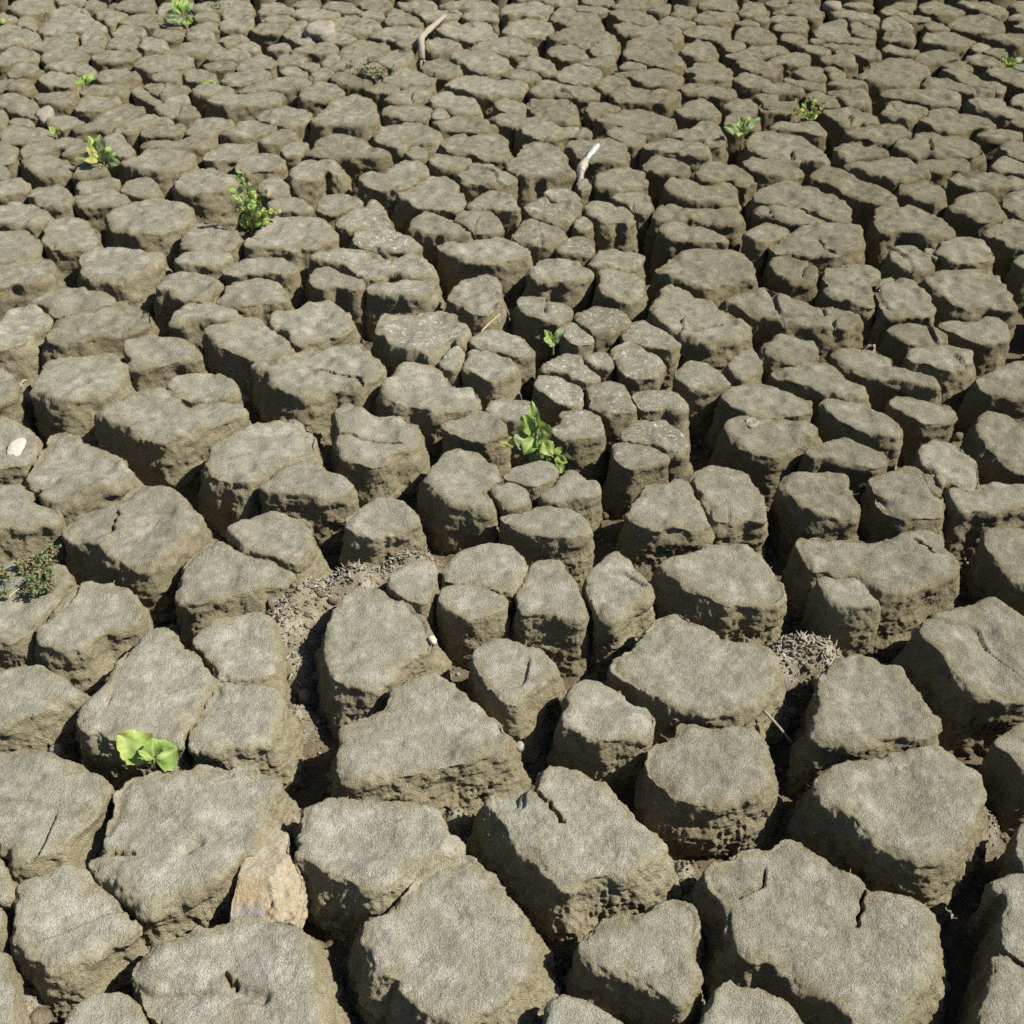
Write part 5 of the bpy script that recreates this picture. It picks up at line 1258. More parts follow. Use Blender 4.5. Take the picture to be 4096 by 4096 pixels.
# ------------------------------------------------------------------ mud field beyond the frame: simple blocks in the same stuff object
frame = ground(np.array([[-30., -12], [1054, -12], [1054, 1050], [-30, 1050]]))[:, :2]
def inside(p, poly):
    r = np.zeros(len(p), bool)
    for a, b in zip(poly, np.roll(poly, -1, 0)):
        c = ((a[1] > p[:, 1]) != (b[1] > p[:, 1])) & (p[:, 0] < (b[0]-a[0])*(p[:, 1]-a[1])/(b[1]-a[1]+1e-12)+a[0])
        r ^= c
    return r
edge_pts = np.vstack([resample(ground(b['px'])[:, :2], 0.05) for b in blocks if (b['px'].min() < 60 or b['px'].max() > 964)])
gs = 0.155
gx, gy = np.meshgrid(np.arange(-5.2, 5.2, gs), np.arange(-0.4, 8.6, gs))
S = np.stack([gx.ravel(), gy.ravel()], 1) + rng.uniform(-0.42, 0.42, (gx.size, 2))*gs
wid = 0.95 + 0.46*np.clip(S[:, 1], 0, 99) + 0.55
S = S[(np.abs(S[:, 0]) < wid)]
S = S[~inside(S, frame)]
far = np.array([np.min(np.hypot(*(edge_pts-s).T)) for s in S])
S = S[far > 0.085]
NB = np.vstack([S, edge_pts])
for s in S:
    d = NB-s
    r2 = np.hypot(*d.T)
    nb = d[(r2 > 1e-6) & (r2 < 0.42)]
    a = np.linspace(0, 2*math.pi, 40, endpoint=False)
    dirs = np.stack([np.cos(a), np.sin(a)], 1)
    R = np.full(40, 0.15)
    for q in nb:
        dq = dirs@q
        R = np.where(dq > 1e-6, np.minimum(R, (q@q)/2/np.maximum(dq, 1e-6)), R)
    R = np.maximum(R*0.9-0.008, 0.03)
    R = (np.roll(R, 1)+2*R+np.roll(R, -1))/4
    zt = rng.uniform(-0.012, 0.004)
    prof = [(0.0, 0), (0.35, 0), (0.65, 0), (0.85, 0), (0.93, -0.003), (0.985, -0.010), (1.0, -0.022), (1.03, -0.05), (1.09, -0.09), (1.18, -DEPTH-0.01)]
    V = [np.array([[s[0], s[1], zt]])]
    for f_, z in prof[1:]:
        V.append(np.c_[s + dirs*(R*f_)[:, None], np.full(40, zt+z)])
    V = np.vstack(V)
    F = [(0, 1+j, 1+(j+1) % 40) for j in range(40)]
    for i in range(len(prof)-2):
        o = 1+40*i
        for j in range(40):
            k = (j+1) % 40
            F += [(o+j, o+40+j, o+40+k), (o+j, o+40+k, o+k)]
    V[:, 2] += 0.006*noise(V, 15, 11)+0.004*noise(V, 40, 12)
    V[:, :2] += 0.004*np.stack([noise(V, 45, 21), noise(V, 45, 22)], 1)
    rest.add(V, np.array(F), dust=sstep(-0.03, -0.008, V[:, 2]-zt), salt=0.0, tone=np.clip(0.04 + 0.24*sstep(0.9, 2.2, s[1]) + 0.40*sstep(1.8, 5.0, s[1]) + 0.32*sstep(-0.3, 0.9, s[0]) + rng.normal(0, 0.13), 0, 1))  # same far and right darkening, partly sunward shading painted into the colour
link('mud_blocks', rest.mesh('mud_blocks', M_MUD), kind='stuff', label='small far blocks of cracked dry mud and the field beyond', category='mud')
print('field', len(S), time.time()-t0)

# ------------------------------------------------------------------ floor of the cracks: one sheet out to the horizon
FILL = [(G(1, 2, 32, 56), 44, -0.022), (G(1, 2, 18, 80), 40, -0.028), (G(1, 2, 26, 112), 30, -0.055), (G(1, 2, 28, 150), 26, -0.07), (G(1, 2, 75, 45), 40, -0.025), (G(1, 2, 118, 32), 36, -0.032),
        (G(3, 2, 22, 98), 30, -0.060), (G(3, 2, 40, 100), 30, -0.05), (G(3, 2, 8, 112), 26, -0.07), (G(1, 3, 26, 33), 20, -0.075), (G(1, 3, 150, 30), 22, -0.07), (G(2, 3, 130, 72), 18, -0.08),
        (G(2, 3, 48, 116), 20, -0.075), (G(3, 3, 165, 33), 20, -0.075), (G(0, 3, 118, 128), 18, -0.06), (G(0, 3, 15, 178), 30, -0.06), (G(0, 2, 128, 88), 16, -0.08),
        (G(2, 2, 75, 90), 24, -0.075), (G(0, 2, 42, 175), 22, -0.07), (G(3, 1, 78, 66), 10, -0.09), (G(1, 1, 85, 108), 14, -0.06), (G(0, 1, 16, 98), 14, -0.08), (G(1, 1, 178, 45), 9, -0.06)]
FW = [(ground(c, z)[:2], r*GPX/F_PX*np.linalg.norm(ground(c, z)-[0, 0, CAM_H]), z) for c, r, z in FILL]
def floor_z(P2):
    P = np.c_[P2, np.zeros(len(P2))]
    z = -0.145 + 0.018*noise(P, 7, 31) + 0.008*noise(P, 24, 32) + 0.004*noise(P, 60, 33) + 0.0025*noise(P, 130, 34)
    for c, r, h in FW:
        w = np.exp(-(np.hypot(*(P2-c).T)/(0.75*r))**2*1.2)
        z = z*(1-w) + w*(h + 0.008*noise(P, 18, 35) + 0.0035*noise(P, 60, 36) + 0.002*noise(P, 130, 34))
    return z
ys = np.concatenate([[-60, -15, -4, -1], np.geomspace(0.95, 9.6, 430)-0.45, [11, 14, 20, 35, 80, 200]])
ts = np.concatenate([[-40, -10, -3, -1.5, -0.9], np.linspace(-0.62, 0.62, 400), [0.9, 1.5, 3, 10, 40]])
Y, T = np.meshgrid(ys, ts, indexing='ij')
X = T*np.maximum(np.abs(Y)+0.95, 1.2)
P2 = np.stack([X.ravel(), Y.ravel()], 1)
Z = floor_z(P2)
ni, nj = Y.shape
idx = np.arange(ni*nj).reshape(ni, nj)
Fq = np.stack([idx[:-1, :-1], idx[:-1, 1:], idx[1:, 1:], idx[1:, :-1]], -1).reshape(-1, 4)
Vf = np.c_[P2, Z]
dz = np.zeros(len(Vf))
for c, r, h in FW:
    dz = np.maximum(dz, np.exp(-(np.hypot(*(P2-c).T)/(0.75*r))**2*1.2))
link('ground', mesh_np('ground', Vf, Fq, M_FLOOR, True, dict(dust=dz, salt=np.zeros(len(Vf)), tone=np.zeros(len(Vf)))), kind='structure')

# ------------------------------------------------------------------ small pieces
def ico():
    t = (1+5**0.5)/2
    v = np.array([(-1, t, 0), (1, t, 0), (-1, -t, 0), (1, -t, 0), (0, -1, t), (0, 1, t), (0, -1, -t), (0, 1, -t), (t, 0, -1), (t, 0, 1), (-t, 0, -1), (-t, 0, 1)])
    f = np.array([(0, 11, 5), (0, 5, 1), (0, 1, 7), (0, 7, 10), (0, 10, 11), (1, 5, 9), (5, 11, 4), (11, 10, 2), (10, 7, 6), (7, 1, 8), (3, 9, 4), (3, 4, 2), (3, 2, 6), (3, 6, 8), (3, 8, 9), (4, 9, 5), (2, 4, 11), (6, 2, 10), (8, 6, 7), (9, 8, 1)])
    return v/np.linalg.norm(v[0]), f
def subdiv(V, F):
    V = [tuple(v) for v in V]; c = {}; out = []
    def mid(a, b):
        k = (min(a, b), max(a, b))
        if k not in c:
            m = (np.array(V[a])+np.array(V[b])); m /= np.linalg.norm(m); V.append(tuple(m)); c[k] = len(V)-1
        return c[k]
    for a, b, d in F:
        x, y, z = mid(a, b), mid(b, d), mid(d, a)
        out += [(a, x, z), (b, y, x), (d, z, y), (x, y, z)]
    return np.array(V), np.array(out)
ICO = ico(); ICO2 = subdiv(*ICO); ICO3 = subdiv(*ICO2); ICO4 = subdiv(*ICO3)

def rot(a, ax):
    c, s = math.cos(a), math.sin(a)
    return np.array({'x': [[1, 0, 0], [0, c, -s], [0, s, c]], 'y': [[c, 0, s], [0, 1, 0], [-s, 0, c]], 'z': [[c, -s, 0], [s, c, 0], [0, 0, 1]]}[ax])

bag = Bag()
v, f = ICO
n_cr = 7000
yy = rng.uniform(0.9, 6.0, n_cr)**1.0
yy = 0.75 + (yy-0.9)**1.15*0.8
cx = rng.uniform(-0.6, 0.6, n_cr)*(yy+0.9)
for x, y in zip(cx, yy):
    s = rng.gamma(2.0, 0.0022)+0.0015
    w = v*s*rng.uniform(0.6, 1.2, 3) @ rot(rng.uniform(0, 6), 'z')
    w += rng.normal(0, 0.18*s, w.shape)
    bag.add(w + [x, y, 0], f, dust=rng.uniform(0, 1), salt=0.0, tone=0.0)
for c, r, h in FW:
    for _ in range(int(150*r/0.06)):
        x, y = c + rng.normal(0, 0.55*r, 2)
        s = rng.gamma(1.5, 0.0011)+0.0008
        w = v*s*rng.uniform(0.6, 1.2, 3) @ rot(rng.uniform(0, 6), 'z') + rng.normal(0, 0.18*s, v.shape)
        bag.add(w + [x, y, 0], f, dust=rng.uniform(0.3, 1), salt=0.0, tone=0.0)
        cx = np.append(cx, x); yy = np.append(yy, y)
V = np.vstack(bag.V); k = len(v)
cz = floor_z(np.stack([cx, yy], 1))
V[:, 2] += np.repeat(cz, k)+0.002
bag.V = [V]
v2, f2 = ICO2
for b in blocks:
    if b['c'][1] < 330: continue
    P = ground(resample(chaikin(b['px']), 4.0), 0.0)[:, :2]
    n2 = normals2(P)
    for _ in range(rng.integers(6, 16)):
        i = rng.integers(len(P)); s = rng.gamma(2.0, 0.0026)+0.002
        x, y = P[i] + n2[i]*rng.uniform(0.02, 0.05)
        w = v2*s*rng.uniform(0.6, 1.25, 3) @ rot(rng.uniform(0, 6), 'z')
        w += v2*(0.3*s*noise(w+i, 0.9/s, 81))[:, None]
        bag.add(w + [x, y, floor_z(np.array([[x, y]]))[0]+0.5*s], f2, dust=rng.uniform(0, 1), salt=0.0, tone=0.0)
link('soil_crumbs', bag.mesh('soil_crumbs', M_FLOOR), kind='stuff', label='loose brown soil crumbs lying in the cracks', category='soil')

# pointed shells littering the filled cracks
def shell(bag, p, L, r, yaw, pitch, n=7):
    zs = np.linspace(0, 1, 6)
    V = [[0, 0, L]]
    for q in zs:
        rr = r*(0.12+0.88*q)*(1+0.10*math.sin(q*28))
        if q == 1: rr *= 0.75
        for j in range(n):
            a = 2*math.pi*j/n
            V.append([rr*math.cos(a), rr*math.sin(a), L*(1-q)*0.97])
    V.append([0, 0, -0.15*r])
    F = []
    for j in range(n):
        k = (j+1) % n
        F.append((0, 1+j, 1+k))
        for i in range(5):
            o = 1+i*n
            F += [(o+j, o+n+j, o+n+k), (o+j, o+n+k, o+k)]
        F.append((1+5*n+j, len(V)-1, 1+5*n+k))
    V = np.array(V) @ rot(pitch, 'x').T @ rot(yaw, 'z').T + p
    bag.add(V, np.array(F))
bag = Bag()
def litter(c, r, x0, y0, x1, y1, spread, n, z):
    for _ in range(n):
        u = rng.uniform()
        g = np.array([x0+(x1-x0)*u, y0+(y1-y0)*u]) + rng.normal(0, spread, 2)
        p = ground(G(c, r, *g), z)
        p[2] = floor_z(p[None, :2])[0] + rng.uniform(0.0, 0.006)
        shell(bag, p, rng.uniform(0.008, 0.017), rng.uniform(0.002, 0.0036), rng.uniform(0, 6.28), rng.uniform(1.0, 1.8))
litter(1, 2, 45, 58, 78, 42, 5, 190, -0.055)
litter(1, 2, 78, 40, 128, 26, 4, 150, -0.055)
litter(1, 2, 20, 66, 18, 120, 6, 110, -0.06)
litter(3, 2, 2, 94, 10, 104, 4, 45, -0.07)
litter(3, 2, 22, 98, 44, 98, 5, 80, -0.065)
litter(0, 2, 38, 130, 46, 180, 4, 30, -0.07)
link('shell_litter', bag.mesh('shell_litter', M_SHELL, True), kind='stuff', label='small pointed grey shells heaped in the filled crack', category='shells')

def lump(name, px_poly, z_base, height, mat, seed, res=ICO3, tiltf=0.0, rough_=0.006, drop=0.0, **props):
    """a stone: outline given, domed and faceted"""
    P = ground(px_poly, z_base+height*0.5)[:, :2]
    cen = P.mean(0)
    ang = np.arctan2(P[:, 1]-cen[1], P[:, 0]-cen[0]); rad = np.hypot(*(P-cen).T)
    o = np.argsort(ang); ang, rad = ang[o], rad[o]
    v, f = res
    a = np.arctan2(v[:, 1], v[:, 0])
    R = np.interp(a, np.concatenate([ang-2*np.pi, ang, ang+2*np.pi]), np.tile(rad, 3))
    h = np.hypot(v[:, 0], v[:, 1])
    hh = np.sign(v[:, 2])*np.abs(v[:, 2])**0.55
    fl = np.minimum(1, h*1.25)
    V = np.stack([np.cos(a)*R*fl, np.sin(a)*R*fl, hh*height/2+height/2], 1)
    V[:, 2] += V[:, 1]*tiltf
    Q = V + seed
    V = V*(1+0.10*noise(Q, 14, 41)[:, None])
    V += (v*(rough_*noise(Q, 40, 42) + 0.4*rough_*noise(Q, 110, 43))[:, None])
    V[:, 2] -= drop
    me = mesh_np(name, V, f, mat)
    return link(name, me, None, (cen[0], cen[1], z_base), **props)

# orange and cream stone wedged between two blocks
def stone_material():
    m, t, b = nt('cream_orange_stone')
    pos = nd(t, 'ShaderNodeTexCoord').outputs['Object']
    sep = nd(t, 'ShaderNodeSeparateXYZ'); t.links.new(pos, sep.inputs[0])
    n = ntex(t, pos, 30.0, 4.0, 0.7); f = ntex(t, pos, 260.0, 3.0, 0.7); o = ntex(t, pos, 55.0, 4.0, 0.7)
    c = rgb(t, mrange(t, n, 0.35, 0.65), (0.235, 0.205, 0.145), (0.30, 0.265, 0.195))
    xs = math_n(t, 'ADD', math_n(t, 'MULTIPLY', sep.outputs['X'], 8.0), math_n(t, 'MULTIPLY', sep.outputs['Y'], -2.0))
    k = math_n(t, 'MULTIPLY', mrange(t, xs, 0.0, 0.22), mrange(t, o, 0.46, 0.72, 0.0, 0.85))
    c = rgb(t, k, c, (0.27, 0.175, 0.085))
    low = math_n(t, 'MULTIPLY', mrange(t, sep.outputs['Y'], 0.0, -0.025), mrange(t, sep.outputs['X'], 0.012, -0.005))
    c = rgb(t, low, c, (0.30, 0.235, 0.14))
    c = rgb(t, math_n(t, 'MULTIPLY', low, mrange(t, sep.outputs['Y'], -0.045, -0.06)), c, (0.24, 0.225, 0.20))
    c = rgb(t, mrange(t, f, 0.35, 0.6), rgb(t, 1.0, c, (0.7, 0.68, 0.62), 'MULTIPLY'), c)
    t.links.new(c, b.inputs['Base Color']); b.inputs['Roughness'].default_value = 0.85
    bp = nd(t, 'ShaderNodeBump'); bp.inputs['Strength'].default_value = 0.8; bp.inputs['Distance'].default_value = 0.003
    t.links.new(math_n(t, 'ADD', o, f), bp.inputs['Height']); t.links.new(bp.outputs['Normal'], b.inputs['Normal'])
    return m
q = lambda c, r, s: (np.array(s.split(), float).reshape(-1, 2) + [193.2*c, 193.2*r])*GPX
P = ground(q(1, 3, '-4 63 11 45 17 47 24 51 26 58 25 67 34 80 36 87 31 99 27 111 8 119 -14 119 -21 115 -19 103 -14 90 -9 72'), -0.022)[:, :2]
n = normals2(P)
cs = P.mean(0)
Ps = resample(P, 0.004); ns = normals2(Ps)
rings = [np.c_[Ps + ns*o, np.full(len(Ps), z)] for o, z in ((-0.002, 0.03), (0.0, -0.03), (0.006, -0.09))]
mS = len(Ps)
Fs = [list(range(mS)), list(range(2*mS, 3*mS))[::-1]] + [[i*mS+j, (i+1)*mS+j, (i+1)*mS+(j+1) % mS, i*mS+(j+1) % mS] for i in range(2) for j in range(mS)]
tmp_o = bpy.data.objects.new('scratch', bpy.data.meshes.new('scratch')); COL.objects.link(tmp_o)
rem = tmp_o.modifiers.new('remesh', 'REMESH'); rem.mode = 'VOXEL'
DG = bpy.context.evaluated_depsgraph_get()
V, F = remesh(np.vstack(rings), Fs, 0.0022)
bpy.data.objects.remove(tmp_o)
x, y = (V[:, :2]-cs).T
# three broken faces meeting at a ridge
pl = np.minimum.reduce([-0.006 + 0.05*x - 0.12*y, 0.004 + 0.20*x + 0.42*y, 0.003 - 0.50*x + 0.15*y])
V[:, 2] = np.minimum(V[:, 2], pl + 0.0015*noise(V, 60, 71))
V = smooth_mesh(V, F, 2)
N = v_normals(V, F)
rgh = sstep(0.0, 0.012, x)*sstep(0.03, -0.005, y)
V += N*((0.0008+0.0022*rgh)*noise(V, 110, 72) + (0.0006+0.001*rgh)*noise(V, 260, 73) + 0.0012*noise(V, 38, 74))[:, None]
base = np.array([cs[0], cs[1], -0.08])
link('stone', mesh_np('stone', V-base, F, stone_material()), None, base, label='cream stone with orange stains wedged between two mud blocks', category='stone')
lump('stone', q(0, 1, '18 138 10 142 6 147 5 151 10 154 15 154 17 148 19 143'), -0.010, 0.010, M_WHITE, 5.0, ICO3, 0.1, 0.003,
     label='whitish stone flake stuck in a block at the left edge', category='stone')
lump('stone', q(1, 0, '41 23 45 20 50 18 54 19 57 24 55 29 49 32 45 29'), -0.03, 0.06, M_ROCK, 9.0, ICO3, 0.0, 0.009,
     label='angular grey rock standing among far mud blocks', category='stone')
lump('stone', q(0, 0, '30 90 33 86 36 84 38 88 36 91 32 92'), -0.03, 0.035, M_ROCK, 11.0, ICO3, 0.2, 0.004,
     label='pale stone chip in a crack above the lone small green leaf', category='stone')
lump('stone', q(3, 0, '43 4 46 2 50 2 54 5 50 8 45 7'), -0.01, 0.04, M_CHUNK, 13.0, ICO2, 0.0, 0.004,
     label='pinkish stone lying at the far top edge', category='stone')
lump('pebble', q(1, 2, '130.5 94.5 133 94 135.5 96 135.5 99 134 100 131.5 98'), -0.012, 0.012, M_WHITE, 15.0, ICO2, 0.0, 0.0005,
     label='round cream pebble at the edge of a broad mud block', category='pebble')
lump('clod', q(2, 1, '176 126 178 123 181 122 184 125 183 129 179 130'), -0.006, 0.012, M_ROCK, 17.0, ICO3, 0.0, 0.009,
     label='grey crumbly clod on the rim of a large block', category='clod')
lump('clod', q(3, 1, '126 170 128 169 131 171 132 174 130 176 127 173'), -0.03, 0.034, M_MUD, 19.0, ICO3, 0.0, 0.004,
     label='rounded mud clod against the side of a block at right', category='clod')
lump('pebble', q(2, 2, '3 176 5 174 9 176 8 179 4 180'), -0.05, 0.016, M_SHELL, 23.0, ICO2, 0.0, 0.001,
     label='small blue-grey shell piece on a crumbled ledge', category='shell')

def tube(pts, rads, n=8):
    pts = np.asarray(pts, float); m = len(pts)
    V, F = [], []
    up = np.array([0.13, 0.2, 1.0])
    for i in range(m):
        d = pts[min(i+1, m-1)]-pts[max(i-1, 0)]; d /= np.linalg.norm(d)
        a = np.cross(d, up); 
        if np.linalg.norm(a) < 0.05: a = np.cross(d, [1, 0, 0])
        a /= np.linalg.norm(a); b = np.cross(d, a)
        for j in range(n):
            t = 2*math.pi*j/n
            V.append(pts[i]+rads[i]*(a*math.cos(t)+b*math.sin(t)))
    for i in range(m-1):
        for j in range(n):
            k = (j+1) % n
            F.append((i*n+j, i*n+k, (i+1)*n+k, (i+1)*n+j))
    F = np.array(F)
    V += [pts[0]-(pts[1]-pts[0])/np.linalg.norm(pts[1]-pts[0])*rads[0]*0.3, pts[-1]]
    c0, c1 = len(V)-2, len(V)-1
    caps = [(c0, (j+1) % n, j) for j in range(n)] + [(c1, (m-1)*n+j, (m-1)*n+(j+1) % n) for j in range(n)]
    return np.array(V), np.vstack([tris(F), np.array(caps)])

def smooth_line(pts, n):
    pts = np.asarray(pts, float)
    t = np.linspace(0, len(pts)-1, n)
    i = np.clip(t.astype(int), 0, len(pts)-2); f = (t-i)[:, None]
    p0, p1, p2, p3 = (pts[np.clip(i+k, 0, len(pts)-1)] for k in (-1, 0, 1, 2))
    return 0.5*((2*p1)+(-p0+p2)*f+(2*p0-5*p1+4*p2-p3)*f*f+(-p0+3*p1-3*p2+p3)*f**3)

# weathered branch propped across the far blocks
b0 = ground(G(1, 0, 125, 44), -0.03); b1 = upright(G(1, 0, 124.8, 36), b0[1]+0.02); b2 = upright(G(1, 0, 125, 28.5), b0[1]+0.10)
b3 = ground(G(1, 0, 134, 19.5), 0.035); b4 = ground(G(1, 0, 142.5, 12), 0.02)
root = empty('branch', (b0[0], b0[1], b0[2]), label='bleached bent branch propped across the far mud blocks', category='branch')
o0 = np.array(root.location)
L = smooth_line([b0, b1, b2, b3, b4], 26)
R = np.interp(np.linspace(0, 1, 26), [0, 0.1, 0.45, 0.6, 1], [0.017, 0.015, 0.016, 0.014, 0.010])*rng.uniform(0.93, 1.07, 26)
V, F = tube(L, R, 12)
V += (V-V.mean(0))*0 + 0.0025*np.stack([noise(V, 60, 51), noise(V, 60, 52), noise(V, 60, 53)], 1)
link('limb', mesh_np('limb', V-o0, F, M_WOOD), root)
for dx, dy, dz_, r in ((-0.035, -0.03, -0.075, 0.005), (0.03, -0.02, -0.03, 0.006), (-0.005, -0.035, -0.04, 0.007)):
    V, F = tube(smooth_line([b0, b0+[dx*0.5, dy*0.6, dz_*0.4], b0+[dx, dy, dz_]], 6), np.linspace(r*1.3, r*0.4, 6), 6)
    link('root_stub', mesh_np('root_stub', V-o0, F, M_WOOD), root)

# shiny discarded wrapper between two blocks
m, t, b = nt('clear_plastic')
b.inputs['Base Color'].default_value = (0.30, 0.265, 0.20, 1); b.inputs['Roughness'].default_value = 0.22; b.inputs['Specular IOR Level'].default_value = 0.9
b.inputs['Coat Weight'].default_value = 0.6
M_PLASTIC = m
m, t, b = nt('white_foil')
b.inputs['Base Color'].default_value = (0.36, 0.36, 0.35, 1); b.inputs['Roughness'].default_value = 0.3; b.inputs['Metallic'].default_value = 0.15
M_FOIL = m
w0 = upright(G(2, 0, 50.5, 139), ground(G(2, 0, 50.5, 139), -0.03)[1])
w1 = ground(G(2, 0, 53, 126), 0.012); w2 = ground(G(2, 0, 56.5, 120), 0.012); w3 = ground(G(2, 0, 61, 114), 0.016); w4 = ground(G(2, 0, 65.5, 109.5), 0.018)
root = empty('wrapper', tuple(w0), label='shiny crumpled plastic sleeve with a white end lying across a crack', category='litter')
o0 = np.array(root.location)
L = smooth_line([w0, (w0+w1)/2+[0, 0, 0.008], w1, w2], 22)
V, F = tube(L, np.interp(np.linspace(0, 1, 22), [0, 0.3, 0.7, 0.95, 1], [0.008, 0.014, 0.018, 0.012, 0.004]), 14)
V += 0.003*np.stack([noise(V, 55, 61), noise(V, 55, 62), noise(V, 55, 63)], 1)
link('sleeve', mesh_np('sleeve', V-o0, F, M_PLASTIC), root)
L = smooth_line([w2, w3, w4], 16)
V, F = tube(L, np.interp(np.linspace(0, 1, 16), [0, 0.2, 0.7, 0.95, 1], [0.005, 0.009, 0.011, 0.007, 0.003]), 12)
V += 0.0025*np.stack([noise(V, 70, 64), noise(V, 70, 65), noise(V, 70, 66)], 1)
link('foil_end', mesh_np('foil_end', V-o0, F, M_FOIL), root)

# loose twigs and straws
def twig(name, a, b, r, mat, bow=0.01, **props):
    a, b = np.asarray(a), np.asarray(b)
    L = smooth_line([a, (a+b)/2+[0, 0, bow], b], 8)
    V, F = tube(L, np.linspace(r, r*0.55, 8), 6)
    return link(name, mesh_np(name, V-a, F, mat), None, tuple(a), **props)
twig('twig', ground(G(3, 2, -3, 150), -0.02), ground(G(3, 2, 18, 174), -0.07), 0.0032, M_WOOD, 0.002, label='grey twig slanting down into the shadowed crack', category='twig')
twig('straw', ground(G(1, 1, 170, 57), -0.03), ground(G(1, 1, 184, 44), -0.02), 0.003, M_STRAW, 0.002, label='pale straw bridging a crack between mid-field blocks', category='straw')
twig('straw', ground(G(0, 2, 6, 65), 0.006), ground(G(0, 2, 19, 55.5), 0.004), 0.0021, M_STRAW, 0.003, label='yellow straw lying on the weedy block at the left edge', category='straw')
twig('straw', ground(G(0, 1, 15, 99), -0.06), ground(G(0, 1, 21, 94), -0.055), 0.003, M_STRAW, label='short pale straw lodged low between two left blocks', category='straw')
twig('straw', ground(G(1, 1, 81, 69), -0.05), ground(G(1, 1, 87, 67), -0.045), 0.002, M_STRAW, label='thin straw across the dark crack by a round-topped block', category='straw')

# little dry fibres bristling from the block rims
bag = Bag()
near = [b for b in blocks if b['c'][1] > 430]
for b in near:
    P = ground(resample(chaikin(b['px']), 3.0), -0.015)
    n2 = normals2(P[:, :2])
    for _ in range(rng.integers(2, 7)):
        i = rng.integers(len(P))
        if n2[i, 0] < -0.5 and rng.uniform() < 0.7: continue
        p = P[i] + [0, 0, rng.uniform(-0.03, 0.008)]
        d = np.array([n2[i, 0], n2[i, 1], rng.uniform(-0.2, 0.9)]) + rng.normal(0, 0.4, 3)
        d /= np.linalg.norm(d)
        ln = rng.uniform(0.006, 0.014)
        V, F = tube([p-d*0.004, p+d*ln*0.5, p+d*ln+[0, 0, -0.001]], [0.0008, 0.0006, 0.0002], 4)
        bag.add(V, F)
link('straw_bits', bag.mesh('straw_bits', M_STRAW), kind='stuff', label='tiny dry fibres bristling from the rims of the blocks', category='straw')

# ------------------------------------------------------------------ plants
def leaf(root, a, b_, width, side, mat, fold=0.25, droop=0.15, lobes=0.09, shape='oval', tone=0.3, wear=0.0, petiole=0.2, nu=9, nv=14):
    """one leaf from base a to tip b_, half-blades folded along the midrib"""
    o0 = np.array(root.location)
    a, b_ = np.asarray(a, float), np.asarray(b_, float)
    ax = b_-a; ln = np.linalg.norm(ax); ax /= ln
    side = np.asarray(side, float); side -= ax*(side@ax); side /= np.linalg.norm(side)
    nor = np.cross(ax, side)
    if nor[2] < 0: nor = -nor
    v = np.linspace(0, 1, nv)[:, None]; u = np.linspace(-1, 1, nu)[None, :]
    s = np.clip((v-petiole)/(1-petiole), 0, 1)
    if shape == 'oval': w = np.sin(np.pi*s**0.8)**0.75
    elif shape == 'broad': w = np.sin(np.pi*s**0.62)**0.6
    else: w = np.sin(np.pi*s**0.9)**1.1
    rl = np.random.default_rng(int(abs(a[0]*9973+b_[1]*7919+width*1e5)) % 99991)
    w = w*(1+lobes*np.sin(s*26+rl.uniform(0, 6))*(np.abs(u) > 0.8)) + 0.03*(v < petiole+0.04) + 0.0
    hw = 0.5*width*w
    nrm = 0.05*ln*np.sin(v*9+rl.uniform(0, 6))*(0.3+np.abs(u)) + fold*np.abs(u)*hw - droop*ln*(v-0.5)**2*1.6 + droop*ln*0.4 + 0.06*width*np.sin(u*5+v*7+rl.uniform(0, 6))*w
    P = a + ax*(ln*v)[..., None] + side*(hw*u)[..., None] + nor*nrm[..., None]
    V = P.reshape(-1, 3)
    idx = np.arange(nv*nu).reshape(nv, nu)
    F = np.stack([idx[:-1, :-1], idx[:-1, 1:], idx[1:, 1:], idx[1:, :-1]], -1).reshape(-1, 4)
    br = np.maximum(1-np.abs(u)/0.13, 0)*np.ones_like(v)
    ve = np.maximum(br, 0.45*np.maximum(0, 1-np.abs(((s*5.5-np.abs(u)*1.1) % 1)-0.5)/0.16))
    wr = wear*(np.abs(u)**2*np.ones_like(v)*0.8+s**3)
    return link('leaf', mesh_np('leaf', V-o0, F, mat, True, dict(vein=np.clip(ve, 0, 1).ravel(), wear=np.clip(wr, 0, 1).ravel(), tone=np.full(len(V), tone))), root)

def stem(root, pts, r0, r1, mat=None):
    o0 = np.array(root.location)
    L = smooth_line(pts, 4*len(pts))
    V, F = tube(L, np.linspace(r0, r1, len(L)), 6)
    return link('stem', mesh_np('stem', V-o0, F, mat or M_STEM), root)

